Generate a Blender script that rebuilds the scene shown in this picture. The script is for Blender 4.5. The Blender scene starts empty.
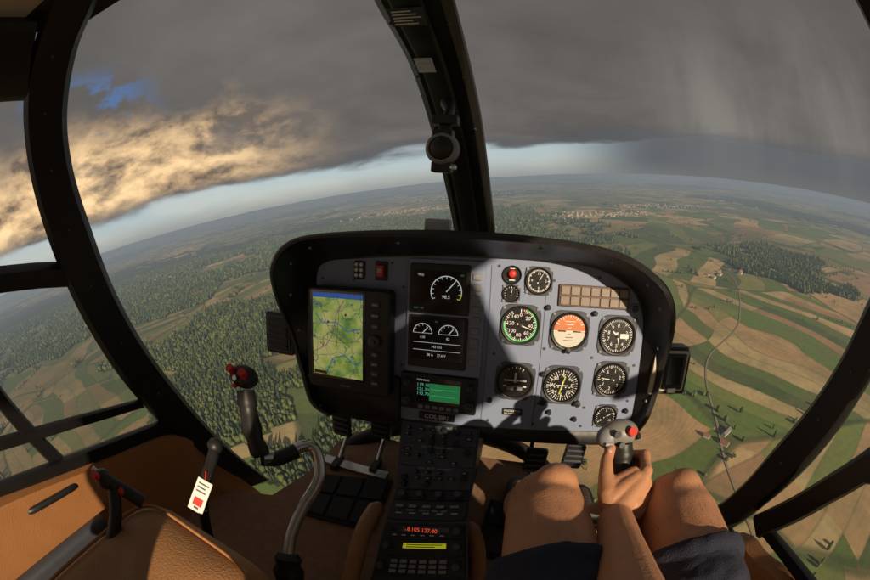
import bpy, math, random
import numpy as np
from mathutils import Matrix, Vector
random.seed(4); rng=np.random.default_rng(7)
sc=bpy.context.scene
sc.view_settings.view_transform='Standard'; sc.view_settings.look='None'; sc.view_settings.exposure=0
V=Vector
# ------------------------------------------------------------------ frames
ALT=350.0
EYE=V((.14,0,0))                       # eye point in airframe metres (x right, y forward, z up)
ROT=Matrix(((.9509,.2618,.1652),(-.2724,.9611,.0448),(-.147,-.0875,.9853)))  # aircraft attitude: banked right
AF=Matrix.Translation(V((0,0,ALT))-ROT@EYE)@ROT.to_4x4()
# instrument panel frame: x right, y away from the pilot, z up the panel
a=math.radians(8)
PM=Matrix.Translation((0,.80,-.22))@Matrix.Rotation(-a,4,'X')@Matrix.Rotation(math.radians(-3),4,'Y')
APM=AF@PM
# ------------------------------------------------------------------ materials
def nmat(name):
    m=bpy.data.materials.new(name); m.use_nodes=True
    try: m.cycles.emission_sampling='NONE'   # displays and haze are seen directly, not sampled as lamps
    except Exception: pass
    return m,m.node_tree,m.node_tree.nodes['Principled BSDF']
def mat(name,col,rough=.5,metal=0,var=.12,scale=30,bump=0,emit=None,es=1,spec=.5,coat=0,sss=0,bscale=None):
    m,nt,b=nmat(name)
    b.inputs['Roughness'].default_value=rough; b.inputs['Metallic'].default_value=metal
    b.inputs['Specular IOR Level'].default_value=spec
    if coat: b.inputs['Coat Weight'].default_value=coat; b.inputs['Coat Roughness'].default_value=.08
    tc=nt.nodes.new('ShaderNodeTexCoord')
    n=nt.nodes.new('ShaderNodeTexNoise'); n.inputs['Scale'].default_value=scale; n.inputs['Detail'].default_value=4
    nt.links.new(tc.outputs['Object'],n.inputs['Vector'])
    r=nt.nodes.new('ShaderNodeMix'); r.data_type='RGBA'
    r.inputs[6].default_value=(*[c*(1-var) for c in col],1); r.inputs[7].default_value=(*[min(1,c*(1+var)) for c in col],1)
    nt.links.new(n.outputs[0],r.inputs[0]); nt.links.new(r.outputs[2],b.inputs['Base Color'])
    mr=nt.nodes.new('ShaderNodeMapRange'); mr.inputs[3].default_value=max(0,rough-.08); mr.inputs[4].default_value=min(1,rough+.12)
    nt.links.new(n.outputs[0],mr.inputs[0]); nt.links.new(mr.outputs[0],b.inputs['Roughness'])
    if bump:
        n2=nt.nodes.new('ShaderNodeTexNoise'); n2.inputs['Scale'].default_value=bscale or scale*8; n2.inputs['Detail'].default_value=2
        nt.links.new(tc.outputs['Object'],n2.inputs['Vector'])
        bp=nt.nodes.new('ShaderNodeBump'); bp.inputs['Strength'].default_value=bump; bp.inputs['Distance'].default_value=.002
        nt.links.new(n2.outputs[0],bp.inputs['Height']); nt.links.new(bp.outputs[0],b.inputs['Normal'])
    if emit: b.inputs['Emission Color'].default_value=(*emit,1); b.inputs['Emission Strength'].default_value=es
    return m
K=dict(
 black=mat('black_plastic',(.016,.016,.017),.45,bump=.08,scale=60),
 frame=mat('black_frame_paint',(.010,.010,.011),.42,bump=.2,scale=12),
 hood=mat('black_hood',(.016,.015,.016),.38,bump=.35,scale=25),
 bounce_liner=mat('added_bounce_liner',(.5,.47,.42),.8,bump=.5),  # pale lining added to bounce light into the cabin
 grey=mat('panel_grey_paint',(.225,.275,.41),.5,scale=9,var=.1,bump=.2,bscale=700),
 dgrey=mat('dark_slate',(.06,.068,.09),.5,scale=20,bump=.2),
 mgrey=mat('mid_grey',(.24,.25,.27),.5),
 face=mat('dial_black',(.008,.008,.009),.35,coat=.3),
 glass=mat('screen_black',(.006,.007,.008),.15,coat=.6),
 white=mat('dial_white',(.8,.8,.78),.5,var=.03),
 lit=mat('display_white',(.1,.1,.1),.5,emit=(.7,.75,.75),es=.55),
 green=mat('green_mark',(.05,.55,.12),.5,emit=(.05,.6,.15),es=.15),
 dgreen=mat('display_green',(.02,.16,.05),.4,emit=(.03,.34,.10),es=.35),
 dimg=mat('faded_green_legend',(.10,.35,.2),.6),
 cyan=mat('display_cyan',(.02,.2,.1),.4,emit=(.12,.65,.4),es=.5),
 yellow=mat('display_yellow',(.3,.3,.02),.4,emit=(.7,.7,.03),es=.35),
 redd=mat('display_red',(.3,.02,.02),.4,emit=(1,.08,.02),es=.7),
 red=mat('red_plastic',(.6,.03,.02),.35),
 orange=mat('horizon_orange',(.60,.20,.08),.5),
 pale=mat('horizon_pale',(.62,.60,.54),.5),
 blue=mat('gps_blue',(.03,.12,.5),.4,emit=(.03,.15,.6),es=.35),
 magenta=mat('gps_magenta',(.5,.05,.4),.4,emit=(.5,.05,.4),es=.3),
 lamp=mat('lamp_tan',(.28,.23,.20),.4,var=.2,scale=60),
 brown=mat('lamp_frame',(.13,.08,.06),.5),
 silver=mat('brushed_steel',(.62,.62,.6),.28,1,scale=60),
 cream=mat('cream_plastic',(.62,.55,.42),.45),
 lgrey=mat('light_grey',(.42,.44,.48),.45),
 grip=mat('grip_grey',(.20,.195,.19),.4,var=.2,scale=90),
 leather=mat('tan_leather',(.38,.19,.08),.5,var=.25,scale=9,bump=.8,bscale=260),
 trim=mat('orange_trim',(.42,.185,.065),.6,var=.2,scale=6,bump=.7,bscale=300),
 carpet=mat('tan_carpet',(.30,.17,.10),.95,var=.4,scale=40,bump=1,bscale=600),
 rubber=mat('rubber_mat',(.02,.02,.022),.8,bump=.6),
 skin=mat('skin',(.50,.245,.135),.48,var=.22,scale=26,bump=.28,bscale=330),
 hair=mat('leg_hair',(.05,.025,.012),.6),
 navy=mat('navy_cloth',(.022,.026,.05),.9,var=.3,scale=60,bump=.9,bscale=500),
 shirt=mat('grey_shirt',(.2,.2,.22),.9,bump=.8),
 shoe=mat('grey_mesh_shoe',(.10,.10,.11),.8,bump=1),
 nail=mat('fingernail',(.62,.38,.3),.3),
 card=mat('white_card',(.8,.8,.78),.5,var=.03),
 bluecard=mat('blue_card',(.55,.68,.8),.4),
)
def gpsmat():
    m,nt,b=nmat('moving_map'); tc=nt.nodes.new('ShaderNodeTexCoord')
    n=nt.nodes.new('ShaderNodeTexNoise'); n.inputs['Scale'].default_value=26; n.inputs['Detail'].default_value=5
    nt.links.new(tc.outputs['Object'],n.inputs['Vector'])
    cr=nt.nodes.new('ShaderNodeValToRGB'); e=cr.color_ramp.elements
    e[0].position=.35; e[0].color=(.10,.20,.04,1); e[1].position=.62; e[1].color=(.42,.42,.14,1)
    x=cr.color_ramp.elements.new(.48); x.color=(.24,.34,.07,1)
    nt.links.new(n.outputs[0],cr.inputs[0])
    v=nt.nodes.new('ShaderNodeTexVoronoi'); v.feature='DISTANCE_TO_EDGE'; v.inputs['Scale'].default_value=24
    nw=nt.nodes.new('ShaderNodeVectorMath'); nw.operation='ADD'; sc_=nt.nodes.new('ShaderNodeVectorMath'); sc_.operation='SCALE'; sc_.inputs['Scale'].default_value=.05
    nt.links.new(n.outputs[1],sc_.inputs[0]); nt.links.new(tc.outputs['Object'],nw.inputs[0]); nt.links.new(sc_.outputs[0],nw.inputs[1])
    nt.links.new(nw.outputs[0],v.inputs['Vector'])
    l=nt.nodes.new('ShaderNodeMath'); l.operation='LESS_THAN'; l.inputs[1].default_value=.016; nt.links.new(v.outputs[0],l.inputs[0])
    mx=nt.nodes.new('ShaderNodeMix'); mx.data_type='RGBA'; mx.inputs[7].default_value=(.08,.12,.14,1)
    nt.links.new(l.outputs[0],mx.inputs[0]); nt.links.new(cr.outputs[0],mx.inputs[6])
    nt.links.new(mx.outputs[2],b.inputs['Base Color']); nt.links.new(mx.outputs[2],b.inputs['Emission Color'])
    b.inputs['Emission Strength'].default_value=.6; b.inputs['Roughness'].default_value=.2
    return m
K['map']=gpsmat()
# ------------------------------------------------------------------ mesh builder
class B:
    def __init__(s): s.v=[];s.f=[];s.m=[];s.mats=[]
    def mi(s,k):
        if k not in s.mats: s.mats.append(k)
        return s.mats.index(k)
    def add(s,vs,fs,k):
        o=len(s.v); s.v+= [tuple(p) for p in vs]; i=s.mi(k)
        for f in fs: s.f.append([o+j for j in f]); s.m.append(i)
    def hexa(s,c,k):
        s.add(c,[(3,2,1,0),(4,5,6,7),(0,1,5,4),(1,2,6,5),(2,3,7,6),(3,0,4,7)],k)
    def box(s,x0,x1,y0,y1,z0,z1,k):
        s.hexa([(x0,y0,z0),(x1,y0,z0),(x1,y1,z0),(x0,y1,z0),(x0,y0,z1),(x1,y0,z1),(x1,y1,z1),(x0,y1,z1)],k)
    def rr(s,x0,x1,z0,z1,y0,y1,k,r=.006,ch=.0015,seg=4): # rounded prism, back y0, front y1 (front nearer pilot = smaller y)
        def loop(i,y):
            o=[];rr=max(r-i,.0003)
            for cx,cz,a0 in((x1-r,z1-r,0),(x0+r,z1-r,90),(x0+r,z0+r,180),(x1-r,z0+r,270)):
                for j in range(seg+1):
                    t=math.radians(a0+90*j/seg); o.append((cx+rr*math.cos(t),y,cz+rr*math.sin(t)))
            return o
        sg=1 if y1<y0 else -1
        L=[loop(0,y0),loop(0,y1+sg*ch),loop(ch,y1)]; n=len(L[0])
        vs=sum(L,[]);fs=[]
        for q in range(2):
            for j in range(n): fs.append((q*n+j,q*n+(j+1)%n,(q+1)*n+(j+1)%n,(q+1)*n+j))
        fs.append(list(range(2*n,3*n)));fs.append(list(range(n))[::-1]); s.add(vs,fs,k)
    def lathe(s,cx,cz,prof,k,seg=40): # prof of (r,y) around the y axis
        vs=[];fs=[];n=len(prof)
        for i in range(seg):
            t=2*math.pi*i/seg
            for r,y in prof: vs.append((cx+r*math.cos(t),y,cz+r*math.sin(t)))
        for i in range(seg):
            j=(i+1)%seg
            for q in range(n-1): fs.append((i*n+q,j*n+q,j*n+q+1,i*n+q+1))
        s.add(vs,fs,k)
    def disk(s,cx,cz,r,y,k,a0=0,a1=360,seg=36,r0=0):
        vs=[];fs=[]
        for i in range(seg+1):
            t=math.radians(a0+(a1-a0)*i/seg)
            vs+=[(cx+r0*math.cos(t),y,cz+r0*math.sin(t)),(cx+r*math.cos(t),y,cz+r*math.sin(t))]
        for i in range(seg): fs.append((2*i,2*i+1,2*i+3,2*i+2))
        s.add(vs,fs,k)
    def line(s,x0,z0,x1,z1,w,y,k,w2=None):
        d=V((x1-x0,z1-z0))
        if d.length<1e-9: return
        d.normalize(); px,pz=-d.y*w/2,d.x*w/2; w2=w if w2 is None else w2; qx,qz=-d.y*w2/2,d.x*w2/2
        s.add([(x0-px,y,z0-pz),(x1-qx,y,z1-qz),(x1+qx,y,z1+qz),(x0+px,y,z0+pz)],[(0,1,2,3)],k)
    def tube(s,path,rad,k,seg=12,cap=True,sq=(1,1)):
        path=[V(p) for p in path]; n=len(path)
        if not hasattr(rad,'__len__'): rad=[rad]*n
        vs=[];fs=[];u=None
        for i,p in enumerate(path):
            t=(path[min(i+1,n-1)]-path[max(i-1,0)]).normalized()
            if u is None: u=t.cross(V((0,0,1)) if abs(t.z)<.9 else V((1,0,0))).normalized()
            else: u=(u-t*u.dot(t)).normalized()
            w=t.cross(u); ri=rad[min(i,len(rad)-1)]
            for j in range(seg):
                q=2*math.pi*j/seg; vs.append(p+(u*math.cos(q)*sq[0]+w*math.sin(q)*sq[1])*ri)
        for i in range(n-1):
            for j in range(seg): fs.append((i*seg+j,i*seg+(j+1)%seg,(i+1)*seg+(j+1)%seg,(i+1)*seg+j))
        if cap: fs.append(list(range(seg))[::-1]); fs.append([(n-1)*seg+j for j in range(seg)])
        s.add(vs,fs,k)
    def sphere(s,c,r,k,n=10,m=14,sc=(1,1,1)):
        vs=[];fs=[]
        for i in range(n+1):
            t=math.pi*i/n
            for j in range(m):
                p=2*math.pi*j/m; vs.append((c[0]+r*sc[0]*math.sin(t)*math.cos(p),c[1]+r*sc[1]*math.sin(t)*math.sin(p),c[2]+r*sc[2]*math.cos(t)))
        for i in range(n):
            for j in range(m): fs.append((i*m+j,(i+1)*m+j,(i+1)*m+(j+1)%m,i*m+(j+1)%m))
        s.add(vs,fs,k)
    def obj(s,name,M=None,parent=None,smooth=True,bevel=0,sub=0,angle=35):
        me=bpy.data.meshes.new(name); me.from_pydata(s.v,[],s.f); me.update()
        for k in s.mats: me.materials.append(K[k])
        me.polygons.foreach_set('material_index',s.m)
        if smooth:
            me.polygons.foreach_set('use_smooth',[True]*len(me.polygons))
            try: me.set_sharp_from_angle(angle=math.radians(angle))
            except Exception: pass
        o=bpy.data.objects.new(name,me); sc.collection.objects.link(o)
        if parent: o.parent=parent
        elif M is not None: o.matrix_world=M
        if bevel:
            b=o.modifiers.new('b','BEVEL'); b.width=bevel; b.segments=2; b.limit_method='ANGLE'
        if sub:
            b=o.modifiers.new('s','SUBSURF'); b.levels=sub; b.render_levels=sub
        return o
def empty(name,M):
    o=bpy.data.objects.new(name,None); sc.collection.objects.link(o); o.matrix_world=M; o.empty_display_size=.05; return o
def cr(pts,n=6):
    P=[V(p) for p in pts]; P=[2*P[0]-P[1]]+P+[2*P[-1]-P[-2]]; out=[]
    for i in range(1,len(P)-2):
        for j in range(n):
            t=j/n; p0,p1,p2,p3=P[i-1:i+3]
            out.append(.5*((2*p1)+(p2-p0)*t+(2*p0-5*p1+4*p2-p3)*t*t+(3*p1-p0-3*p2+p3)*t**3))
    out.append(P[-2]); return out
def text(body,x,z,size,y,k,parent,name='lettering',ax='CENTER',rot=0):
    c=bpy.data.curves.new(name,'FONT'); c.body=body; c.size=size; c.align_x=ax; c.align_y='CENTER'
    c.resolution_u=2; c.materials.append(K[k]); o=bpy.data.objects.new(name,c); sc.collection.objects.link(o)
    o.parent=parent; o.matrix_local=Matrix.Translation((x,y,z))@Matrix.Rotation(math.pi/2,4,'X')@Matrix.Rotation(rot,4,'Z')
    return o
# ------------------------------------------------------------------ canopy
def inward(p,d):
    p=V(p); n=V((p.x/.64,p.y/1.6,(p.z+.35)/.64)).normalized(); return p-n*d
def band(b,ea,eb,k,th=.032,n=6):
    A=cr(ea,n);C=cr(eb,n);N=min(len(A),len(C))
    vs=[]
    for i in range(N):
        t1,t2=A[i],C[i]
        m1=t1.lerp(t2,.12);m2=t1.lerp(t2,.88)
        vs+=[t1,t2,inward(t2,th*.55),inward(m2,th),inward(m1,th),inward(t1,th*.55)]
    fs=[]
    for i in range(N-1):
        for j in range(6): fs.append((6*i+j,6*i+(j+1)%6,6*i+6+(j+1)%6,6*i+6+j))
    fs.append((0,1,2,3,4,5)); fs.append([6*(N-1)+j for j in (5,4,3,2,1,0)])
    b.add(vs,fs,k)
Lin=[(-.40,.15,.425),(-.492,.170,.374),(-.579,.186,.322),(-.677,.226,.219),(-.732,.277,.109),(-.768,.348,-.031),(-.784,.412,-.190),(-.784,.484,-.366),(-.767,.567,-.554),(-.707,.663,-.792),(-.604,.734,-.964)]
Lout=[(-.42,.03,.425),(-.513,.065,.371),(-.601,.077,.314),(-.672,.100,.239),(-.734,.147,.129),(-.772,.203,0),(-.789,.257,-.133),(-.795,.323,-.298),(-.789,.402,-.483),(-.758,.512,-.702),(-.639,.663,-.962)]
Rin=[(.46,.17,.40),(.556,.206,.336),(.617,.226,.286),(.683,.257,.204),(.722,.282,.130),(.751,.329,.042),(.765,.375,-.029),(.777,.409,-.116),(.784,.452,-.230),(.782,.507,-.375),(.773,.543,-.513),(.757,.585,-.624),(.69,.69,-.82),(.60,.74,-.96)]
Rout=[(.48,.05,.40),(.576,.137,.329),(.649,.139,.263),(.705,.158,.186),(.742,.191,.104),(.765,.236,.019),(.779,.293,-.069),(.788,.331,-.158),(.792,.366,-.270),(.791,.404,-.385),(.784,.447,-.499),(.771,.492,-.620),(.73,.58,-.82),(.64,.66,-.96)]
b=B(); band(b,Lin,Lout,'frame',.04); band(b,Rin,Rout,'frame',.04)
CLp=[(-.10,.30,.43),(-.110,.391,.409),(-.121,.543,.370),(-.109,.716,.305),(-.107,.898,.206),(-.095,1.098,.032),(-.077,1.201,-.129),(-.07,1.24,-.25)]
CRp=[(.02,.30,.43),(.018,.424,.403),(.014,.563,.364),(.017,.722,.303),(.025,.895,.208),(.038,1.091,.041),(.056,1.195,-.116),(.06,1.235,-.25)]
band(b,CLp,CRp,'frame',.03)
cp=[V(p).lerp(V(q),.22) for p,q in zip(CLp,CRp)]; cq=[V(p).lerp(V(q),.66) for p,q in zip(CLp,CRp)]
band(b,[inward(p,.03) for p in cp],[inward(p,.03) for p in cq],'black',.010)
for t in (1.3,2.2,3.1,4.0,4.8):
    i=int(t);f=t-i
    for e in (.1,.9):
        p=V(CLp[i]).lerp(V(CLp[i+1]),f).lerp(V(CRp[i]).lerp(V(CRp[i+1]),f),e); b.sphere(inward(p,.033),.0035,'dgrey',6,8)
for L,M2 in ((Lin,Lout),(Rin,Rout)):
    for i in range(2,10):
        p=V(L[i]).lerp(V(M2[i]),.5); b.sphere(inward(p,.041),.004,'dgrey',6,8)
canopy=b.obj('windshield_frame',AF)
# doors
def door(sg,name):
    b=B()
    X=lambda L:[(sg*abs(x),y,z) for x,y,z in L]
    def bar(A,Bp,th=.03,k='frame'): band(b,X(A),X(Bp),k,th,2)
    lo=(.244,-.668) if sg<0 else (.305,-.615)  # unseen right top bar thinned to let sun onto the panel
    bar([(-.54,.06,.350),(-.55,-.2,.350),(-.56,-.55,.345),(-.56,-.9,.34)],[(lo[1],.109,lo[0]),(lo[1],-.2,lo[0]),(lo[1],-.55,lo[0]),(lo[1],-.9,lo[0]-.004)])
    if sg<0: bar([(-.786,.27,-.104),(-.789,.07,-.074),(-.795,-.3,-.05),(-.79,-.62,-.04)],[(-.792,.28,-.160),(-.794,.061,-.124),(-.798,-.3,-.10),(-.79,-.62,-.09)])
    else: bar([(-.786,.27,-.104),(-.789,.20,-.092),(-.790,.10,-.078)],[(-.792,.28,-.160),(-.793,.20,-.148),(-.794,.10,-.128)])  # right bar cut short so sun reaches the legs
    bar([(-.8,-.05,-.255),(-.8,-.009,-.319),(-.796,.11,-.581)],[(-.8,-.08,-.30),(-.8,-.038,-.370),(-.797,.060,-.585)],.02)
    bar([(-.787,.42,-.519),(-.8,-.073,-.424),(-.8,-.6,-.36)],[(-.785,.43,-.549),(-.799,-.094,-.453),(-.8,-.6,-.39)],.02)
    bar([(-.775,.49,-.613),(-.798,-.146,-.516),(-.8,-.6,-.47)],[(-.767,.50,-.665),(-.797,-.176,-.548),(-.8,-.6,-.50)],.03)
    if sg>0:
        bar([(-.62,-.30,.30),(-.62,-.60,.30),(-.62,-.98,.30)],[(-.76,-.30,.06),(-.76,-.60,.06),(-.76,-.98,.06)],.03)  # added unseen slab, blocks sun to shape the light on the panel
        bar([(.80,.18,-.20),(.796,.262,-.235),(.792,.385,-.425),(.785,.45,-.53)],[(.80,.14,-.25),(.797,.222,-.280),(.794,.325,-.445),(.787,.39,-.55)],.03)
    r_=0 if sg<0 else .26  # right rear post set back so sun reaches the legs
    bar([(-.56,-.60-r_,.36),(-.70,-.60-r_,.2),(-.78,-.60-r_,0),(-.8,-.58-r_,-.35),(-.79,-.56-r_,-.9)],[(-.56,-.72-r_,.36),(-.70,-.72-r_,.2),(-.78,-.72-r_,0),(-.8,-.70-r_,-.35),(-.79,-.68-r_,-.9)])
    b.tube(cr(X([(-.755,-.12,-.60),(-.735,-.08,-.595),(-.733,.06,-.605),(-.755,.10,-.615)]),4),.009,'black')
    return b.obj(name,AF)
door(-1,'helicopter_door'); door(1,'helicopter_door')
# roof
b=B(); nx=14;ny=16
def roofpts(dz):
    vs=[]
    for i in range(ny+1):
        for j in range(nx+1):
            u=-1+2*j/nx; x=.57*u; yf=.33-.19*abs(u)**2.2; y=yf+(-1.9-yf)*i/ny
            vs.append((x,y,.445-.10*abs(u)**2.4-.02*(i==0)+dz))
    return vs
N=(nx+1)*(ny+1); Q=[(i*(nx+1)+j,i*(nx+1)+j+1,i*(nx+1)+j+nx+2,i*(nx+1)+j+nx+1) for i in range(ny) for j in range(nx)]
b.add(roofpts(0),Q[:nx],'frame'); b.add(roofpts(0),Q[nx:],'bounce_liner'); b.add(roofpts(.04)+roofpts(0)[:nx+1],[f[::-1] for f in Q]+[(N+j,j,j+1,N+j+1) for j in range(nx)],'frame')
b.obj('cabin_roof',AF)
# side walls + floor
b=B()
for sg in (-1,1):
    top=[(.80,-1.6,-.47),(.80,-.6,-.50),(.795,-.15,-.545),(.785,.2,-.60),(.772,.485,-.655),(.735,.585,-.79),(.64,.66,-.955)]
    if sg>0: top=[(.80,-1.6,-.45),(.80,-.6,-.47),(.80,-.15,-.48),(.795,.18,-.505),(.788,.33,-.55),(.775,.485,-.625),(.64,.66,-.955)]
    bot=[(.74,-1.6,-.93),(.74,-.6,-.93),(.735,-.15,-.93),(.72,.2,-.93),(.68,.45,-.93),(.64,.55,-.95),(.62,.60,-.97)]
    T=cr([(sg*x,y,z) for x,y,z in top],5);Bt=cr([(sg*x,y,z) for x,y,z in bot],5)
    vs=[];fs=[]
    for p,q in zip(T,Bt):
        m=p.lerp(q,.5)+V((sg*.02,0,0)); lip=p-V((sg*.05,0,.004)); lip2=p-V((sg*.055,0,.03))
        vs+=[p,lip,lip2,m-V((sg*.04,0,0)),q-V((sg*.02,0,0)),q-V((sg*.02,0,.1)),q+V((sg*.08,0,-.1)),p+V((sg*.005,0,-.02))]
    for i in range(len(T)-1):
        for j in range(8): fs.append((8*i+j,8*i+(j+1)%8,8*i+8+(j+1)%8,8*i+8+j))
    b.add(vs,fs,'trim')
    b.rr(sg*.70-.02,sg*.70+.02,-.85,-.70,.1,-.45,'dgrey',.015)
b.obj('cabin_side_trim',AF)
b=B()
ol=[(-.72,-1.6),(-.72,.40),(-.62,.58),(-.50,.63),(-.45,.80),(-.435,1.02),(-.40,1.10),(.40,1.10),(.435,1.02),(.45,.80),(.50,.63),(.62,.58),(.72,.40),(.72,-1.6)]
n=len(ol); b.add([(x,y,-.9) for x,y in ol]+[(x,y,-.96) for x,y in ol],[list(range(n))[::-1],[n+i for i in range(n)]]+[(i,(i+1)%n,n+(i+1)%n,n+i) for i in range(n)],'carpet')
b.obj('cabin_floor',AF,smooth=False)
for sg in (-1,1):
    b=B(); q=[(-.406,.80),(-.165,.87),(-.145,.63),(-.374,.60)]
    q=[(sg*-x if sg>0 else x,y) for x,y in q]
    def mp(u,v):
        A=V(q[0]).lerp(V(q[1]),u);C=V(q[3]).lerp(V(q[2]),u);return A.lerp(C,v)
    def mb(u0,u1,v0,v1,z0,z1,k):
        c=[mp(u0,v0),mp(u1,v0),mp(u1,v1),mp(u0,v1)]
        b.hexa([(p.x,p.y,z0) for p in c]+[(p.x,p.y,z1) for p in c],k)
    mb(0,1,0,1,-.898,-.888,'rubber')
    for i in range(3):
        for j in range(2): mb(.04+i*.32,.32+i*.32,.05+j*.48,.47+j*.48,-.888,-.880,'rubber')
    b.obj('floor_mat',AF,smooth=False,bevel=.003)
b=B()
b.tube(cr([(-.43,1.0,-.93),(-.25,1.12,-.86),(0,1.16,-.84),(.25,1.12,-.86),(.43,1.0,-.93)],5),.03,'black')
b.box(-.10,.10,.80,1.14,-.93,-.45,'black')
b.obj('nose_structure',AF,bevel=.01)
# ------------------------------------------------------------------ pedals
for cx in (-.31,.345):
    b=B()
    for dx,dy in ((-.065,.01),(.065,.05)):
        x=cx+dx;y=.93+dy
        b.rr(x-.035,x+.035,-.80,-.70,y,y-.012,'black',.01,.002)
        for i in range(4): b.box(x-.03,x+.03,y-.017,y-.0125,-.79+i*.022,-.782+i*.022,'dgrey')
        b.tube([(x,y+.01,-.75),(x,y+.03,-.83),(x,y-.06,-.895)],.009,'silver')
        b.tube([(x-.02,y+.01,-.72),(x-.02,y+.05,-.58),(x-.02,y+.04,-.52)],.007,'black')
        b.box(x-.012,x+.012,y-.10,y-.03,-.898,-.875,'black')
    b.box(cx-.12,cx+.12,.86,.90,-.897,-.885,'silver')
    b.obj('rudder_pedals',AF,bevel=.002)
# ------------------------------------------------------------------ instrument panel
lip=[(-.311,-.335,.03),(-.365,-.305,.03),(-.392,-.216,.03),(-.426,-.11,.03),(-.432,-.026,.075),(-.415,.052,.12),(-.377,.107,.12),(-.28,.132,.12),(-.012,.139,.12),(.221,.133,.12),(.343,.117,.12),(.422,.08,.12),(.462,.039,.12),(.496,-.029,.075),(.504,-.136,.03),(.493,-.245,.03),(.472,-.291,.03)]
fc=[(-.311,-.32),(-.352,-.30),(-.358,-.216),(-.358,-.11),(-.358,-.026),(-.356,.045),(-.33,.07),(-.27,.08),(-.036,.093),(.214,.095),(.33,.082),(.40,.05),(.43,.02),(.449,-.03),(.455,-.136),(.46,-.245),(.46,-.30)]
panel=empty('instrument_panel',APM)
Lc=cr([(x,-o,z) for x,z,o in lip],6); Fc=cr([(x,0,z) for x,z in fc],6)
b=B(); n=len(Fc); b.add(Fc,[list(range(n))[::-1]],'grey')
b.obj('face',parent=panel,smooth=False)
b=B(); vs=[];fs=[];C0=V((.03,0,-.12))
for p,f in zip(Lc,Fc):
    out=V((p.x-C0.x,0,p.z-C0.z)).normalized()
    inn=p-out*.008
    vs+=[f+V((0,.004,0)),f.lerp(inn,.5)+out*.006,inn+V((0,.004,0)),inn+V((0,-.004,0)),p+V((0,-.006,0)),p+out*.008,p+out*.006+V((0,.02,0)),p+out*.0+V((0,.14,-.0)),f+out*.03+V((0,.3,-.0))]
for i in range(len(Lc)-1):
    for j in range(8): fs.append((9*i+j,9*i+j+1,9*i+10+j,9*i+9+j))
b.add(vs,fs,'hood')
for i in range(4,len(Lc)-4,7):
    p=Lc[i].lerp(Fc[i],.35); b.sphere(p,.0045,'mgrey',6,8)
b.rr(-.357,-.12,-.325,-.20,0,-.012,'black',.012)
b.rr(-.37,.465,-.345,-.305,.03,.002,'black',.01)
b.obj('glareshield',parent=panel,angle=50)
b=B()
def screw(x,z,r=.0035,y=-.0005): b.disk(x,z,r,y-.001,'dgrey',seg=10); b.line(x-r*.7,z,x+r*.7,z,.0008,y-.0015,'black')
for x,z in [(-.34,.03),(-.25,.03),(-.15,.075),(.10,.08),(.225,.055),(.43,-.02),(.44,-.13),(.445,-.28),(.33,-.29),(.215,-.10),(.215,-.235),(.33,-.115),(.33,-.24),(.10,-.12),(.10,-.29),(.21,-.29),(.44,-.22),(.33,.068),(-.12,-.17),(-.12,.02)]: screw(x,z)
for x in (.083,.208): b.box(x-.0006,x+.0006,-.0008,.001,-.30,.08,'dgrey')
b.obj('screws',parent=panel,smooth=False)
def dial_ticks(b,x,z,r,y,n,a0,a1,long=5,k='white',w=.0011,l1=.12,l2=.2):
    for i in range(n+1):
        t=math.radians(a0+(a1-a0)*i/n); L=l2 if i%long==0 else l1
        b.line(x+r*(1-L)*math.cos(t),z+r*(1-L)*math.sin(t),x+r*math.cos(t),z+r*math.sin(t),w*(1.6 if i%long==0 else 1),y,k)
def gauge(name,x,z,r,a0=230,a1=-50,n=40,nums=None,needle=120,green=None,flange=True,extra=None,long=5):
    b=B()
    if flange:
        b.rr(-r*1.06,r*1.06,-r*1.06,r*1.06,0,-.003,'dgrey',r*.55,.001,6)
        for s1 in(-1,1):
            for s2 in(-1,1): b.lathe(s1*r*.86,s2*r*.86,[(.0035,-.003),(.0035,-.0045),(0,-.005)],'mgrey',8)
    b.lathe(0,0,[(r*1.0,0),(r*1.0,-.007),(r*.96,-.009),(r*.90,-.008),(r*.87,-.0035)],'black')
    b.disk(0,0,r*.88,-.0034,'face')
    if n: dial_ticks(b,0,0,r*.83,-.0040,n,a0,a1,long)
    if green: b.disk(0,0,r*.87,-.0038,'green',green[0],green[1],30,r*.80)
    if needle is not None:
        t=math.radians(needle); c,s=math.cos(t),math.sin(t)
        b.line(-c*r*.2,-s*r*.2,c*r*.62,s*r*.62,r*.09,-.0048,'white',r*.02)
        b.lathe(0,0,[(r*.1,-.004),(r*.1,-.006),(0,-.0065)],'black',14)
    if extra: extra(b,r)
    o=b.obj(name,APM@Matrix.Translation((x,0,z)),angle=30)
    if nums:
        for i,s in enumerate(nums):
            t=math.radians(a0+(a1-a0)*i/(len(nums)-1))
            if i==len(nums)-1 and abs(a1-a0)>=359: continue
            text(s,r*.52*math.cos(t),r*.52*math.sin(t),r*.27,-.0042,'white',o)
    return o
gauge('airspeed_indicator',.155,-.049,.044,90,-235,52,['0','20','40','60','80','100','120','140'],needle=-20,green=(-190,70),long=4,
      extra=lambda b,r:(b.disk(0,0,r*.87,-.0037,'red',70,74,4,r*.6)))
gauge('altimeter',.386,-.061,.045,90,-270,50,['0','1','2','3','4','5','6','7','8','9','0'],needle=-75,
      extra=lambda b,r:(b.box(.15*r,.62*r,-.0044,-.0041,-.12*r,.12*r,'white'),b.line(0,0,-r*.3,r*.25,r*.12,-.005,'white',r*.05)))
gauge('vertical_speed_indicator',.386,-.166,.042,180,-150,40,['0','.5','1','2','3','2','1'],needle=172)
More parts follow.
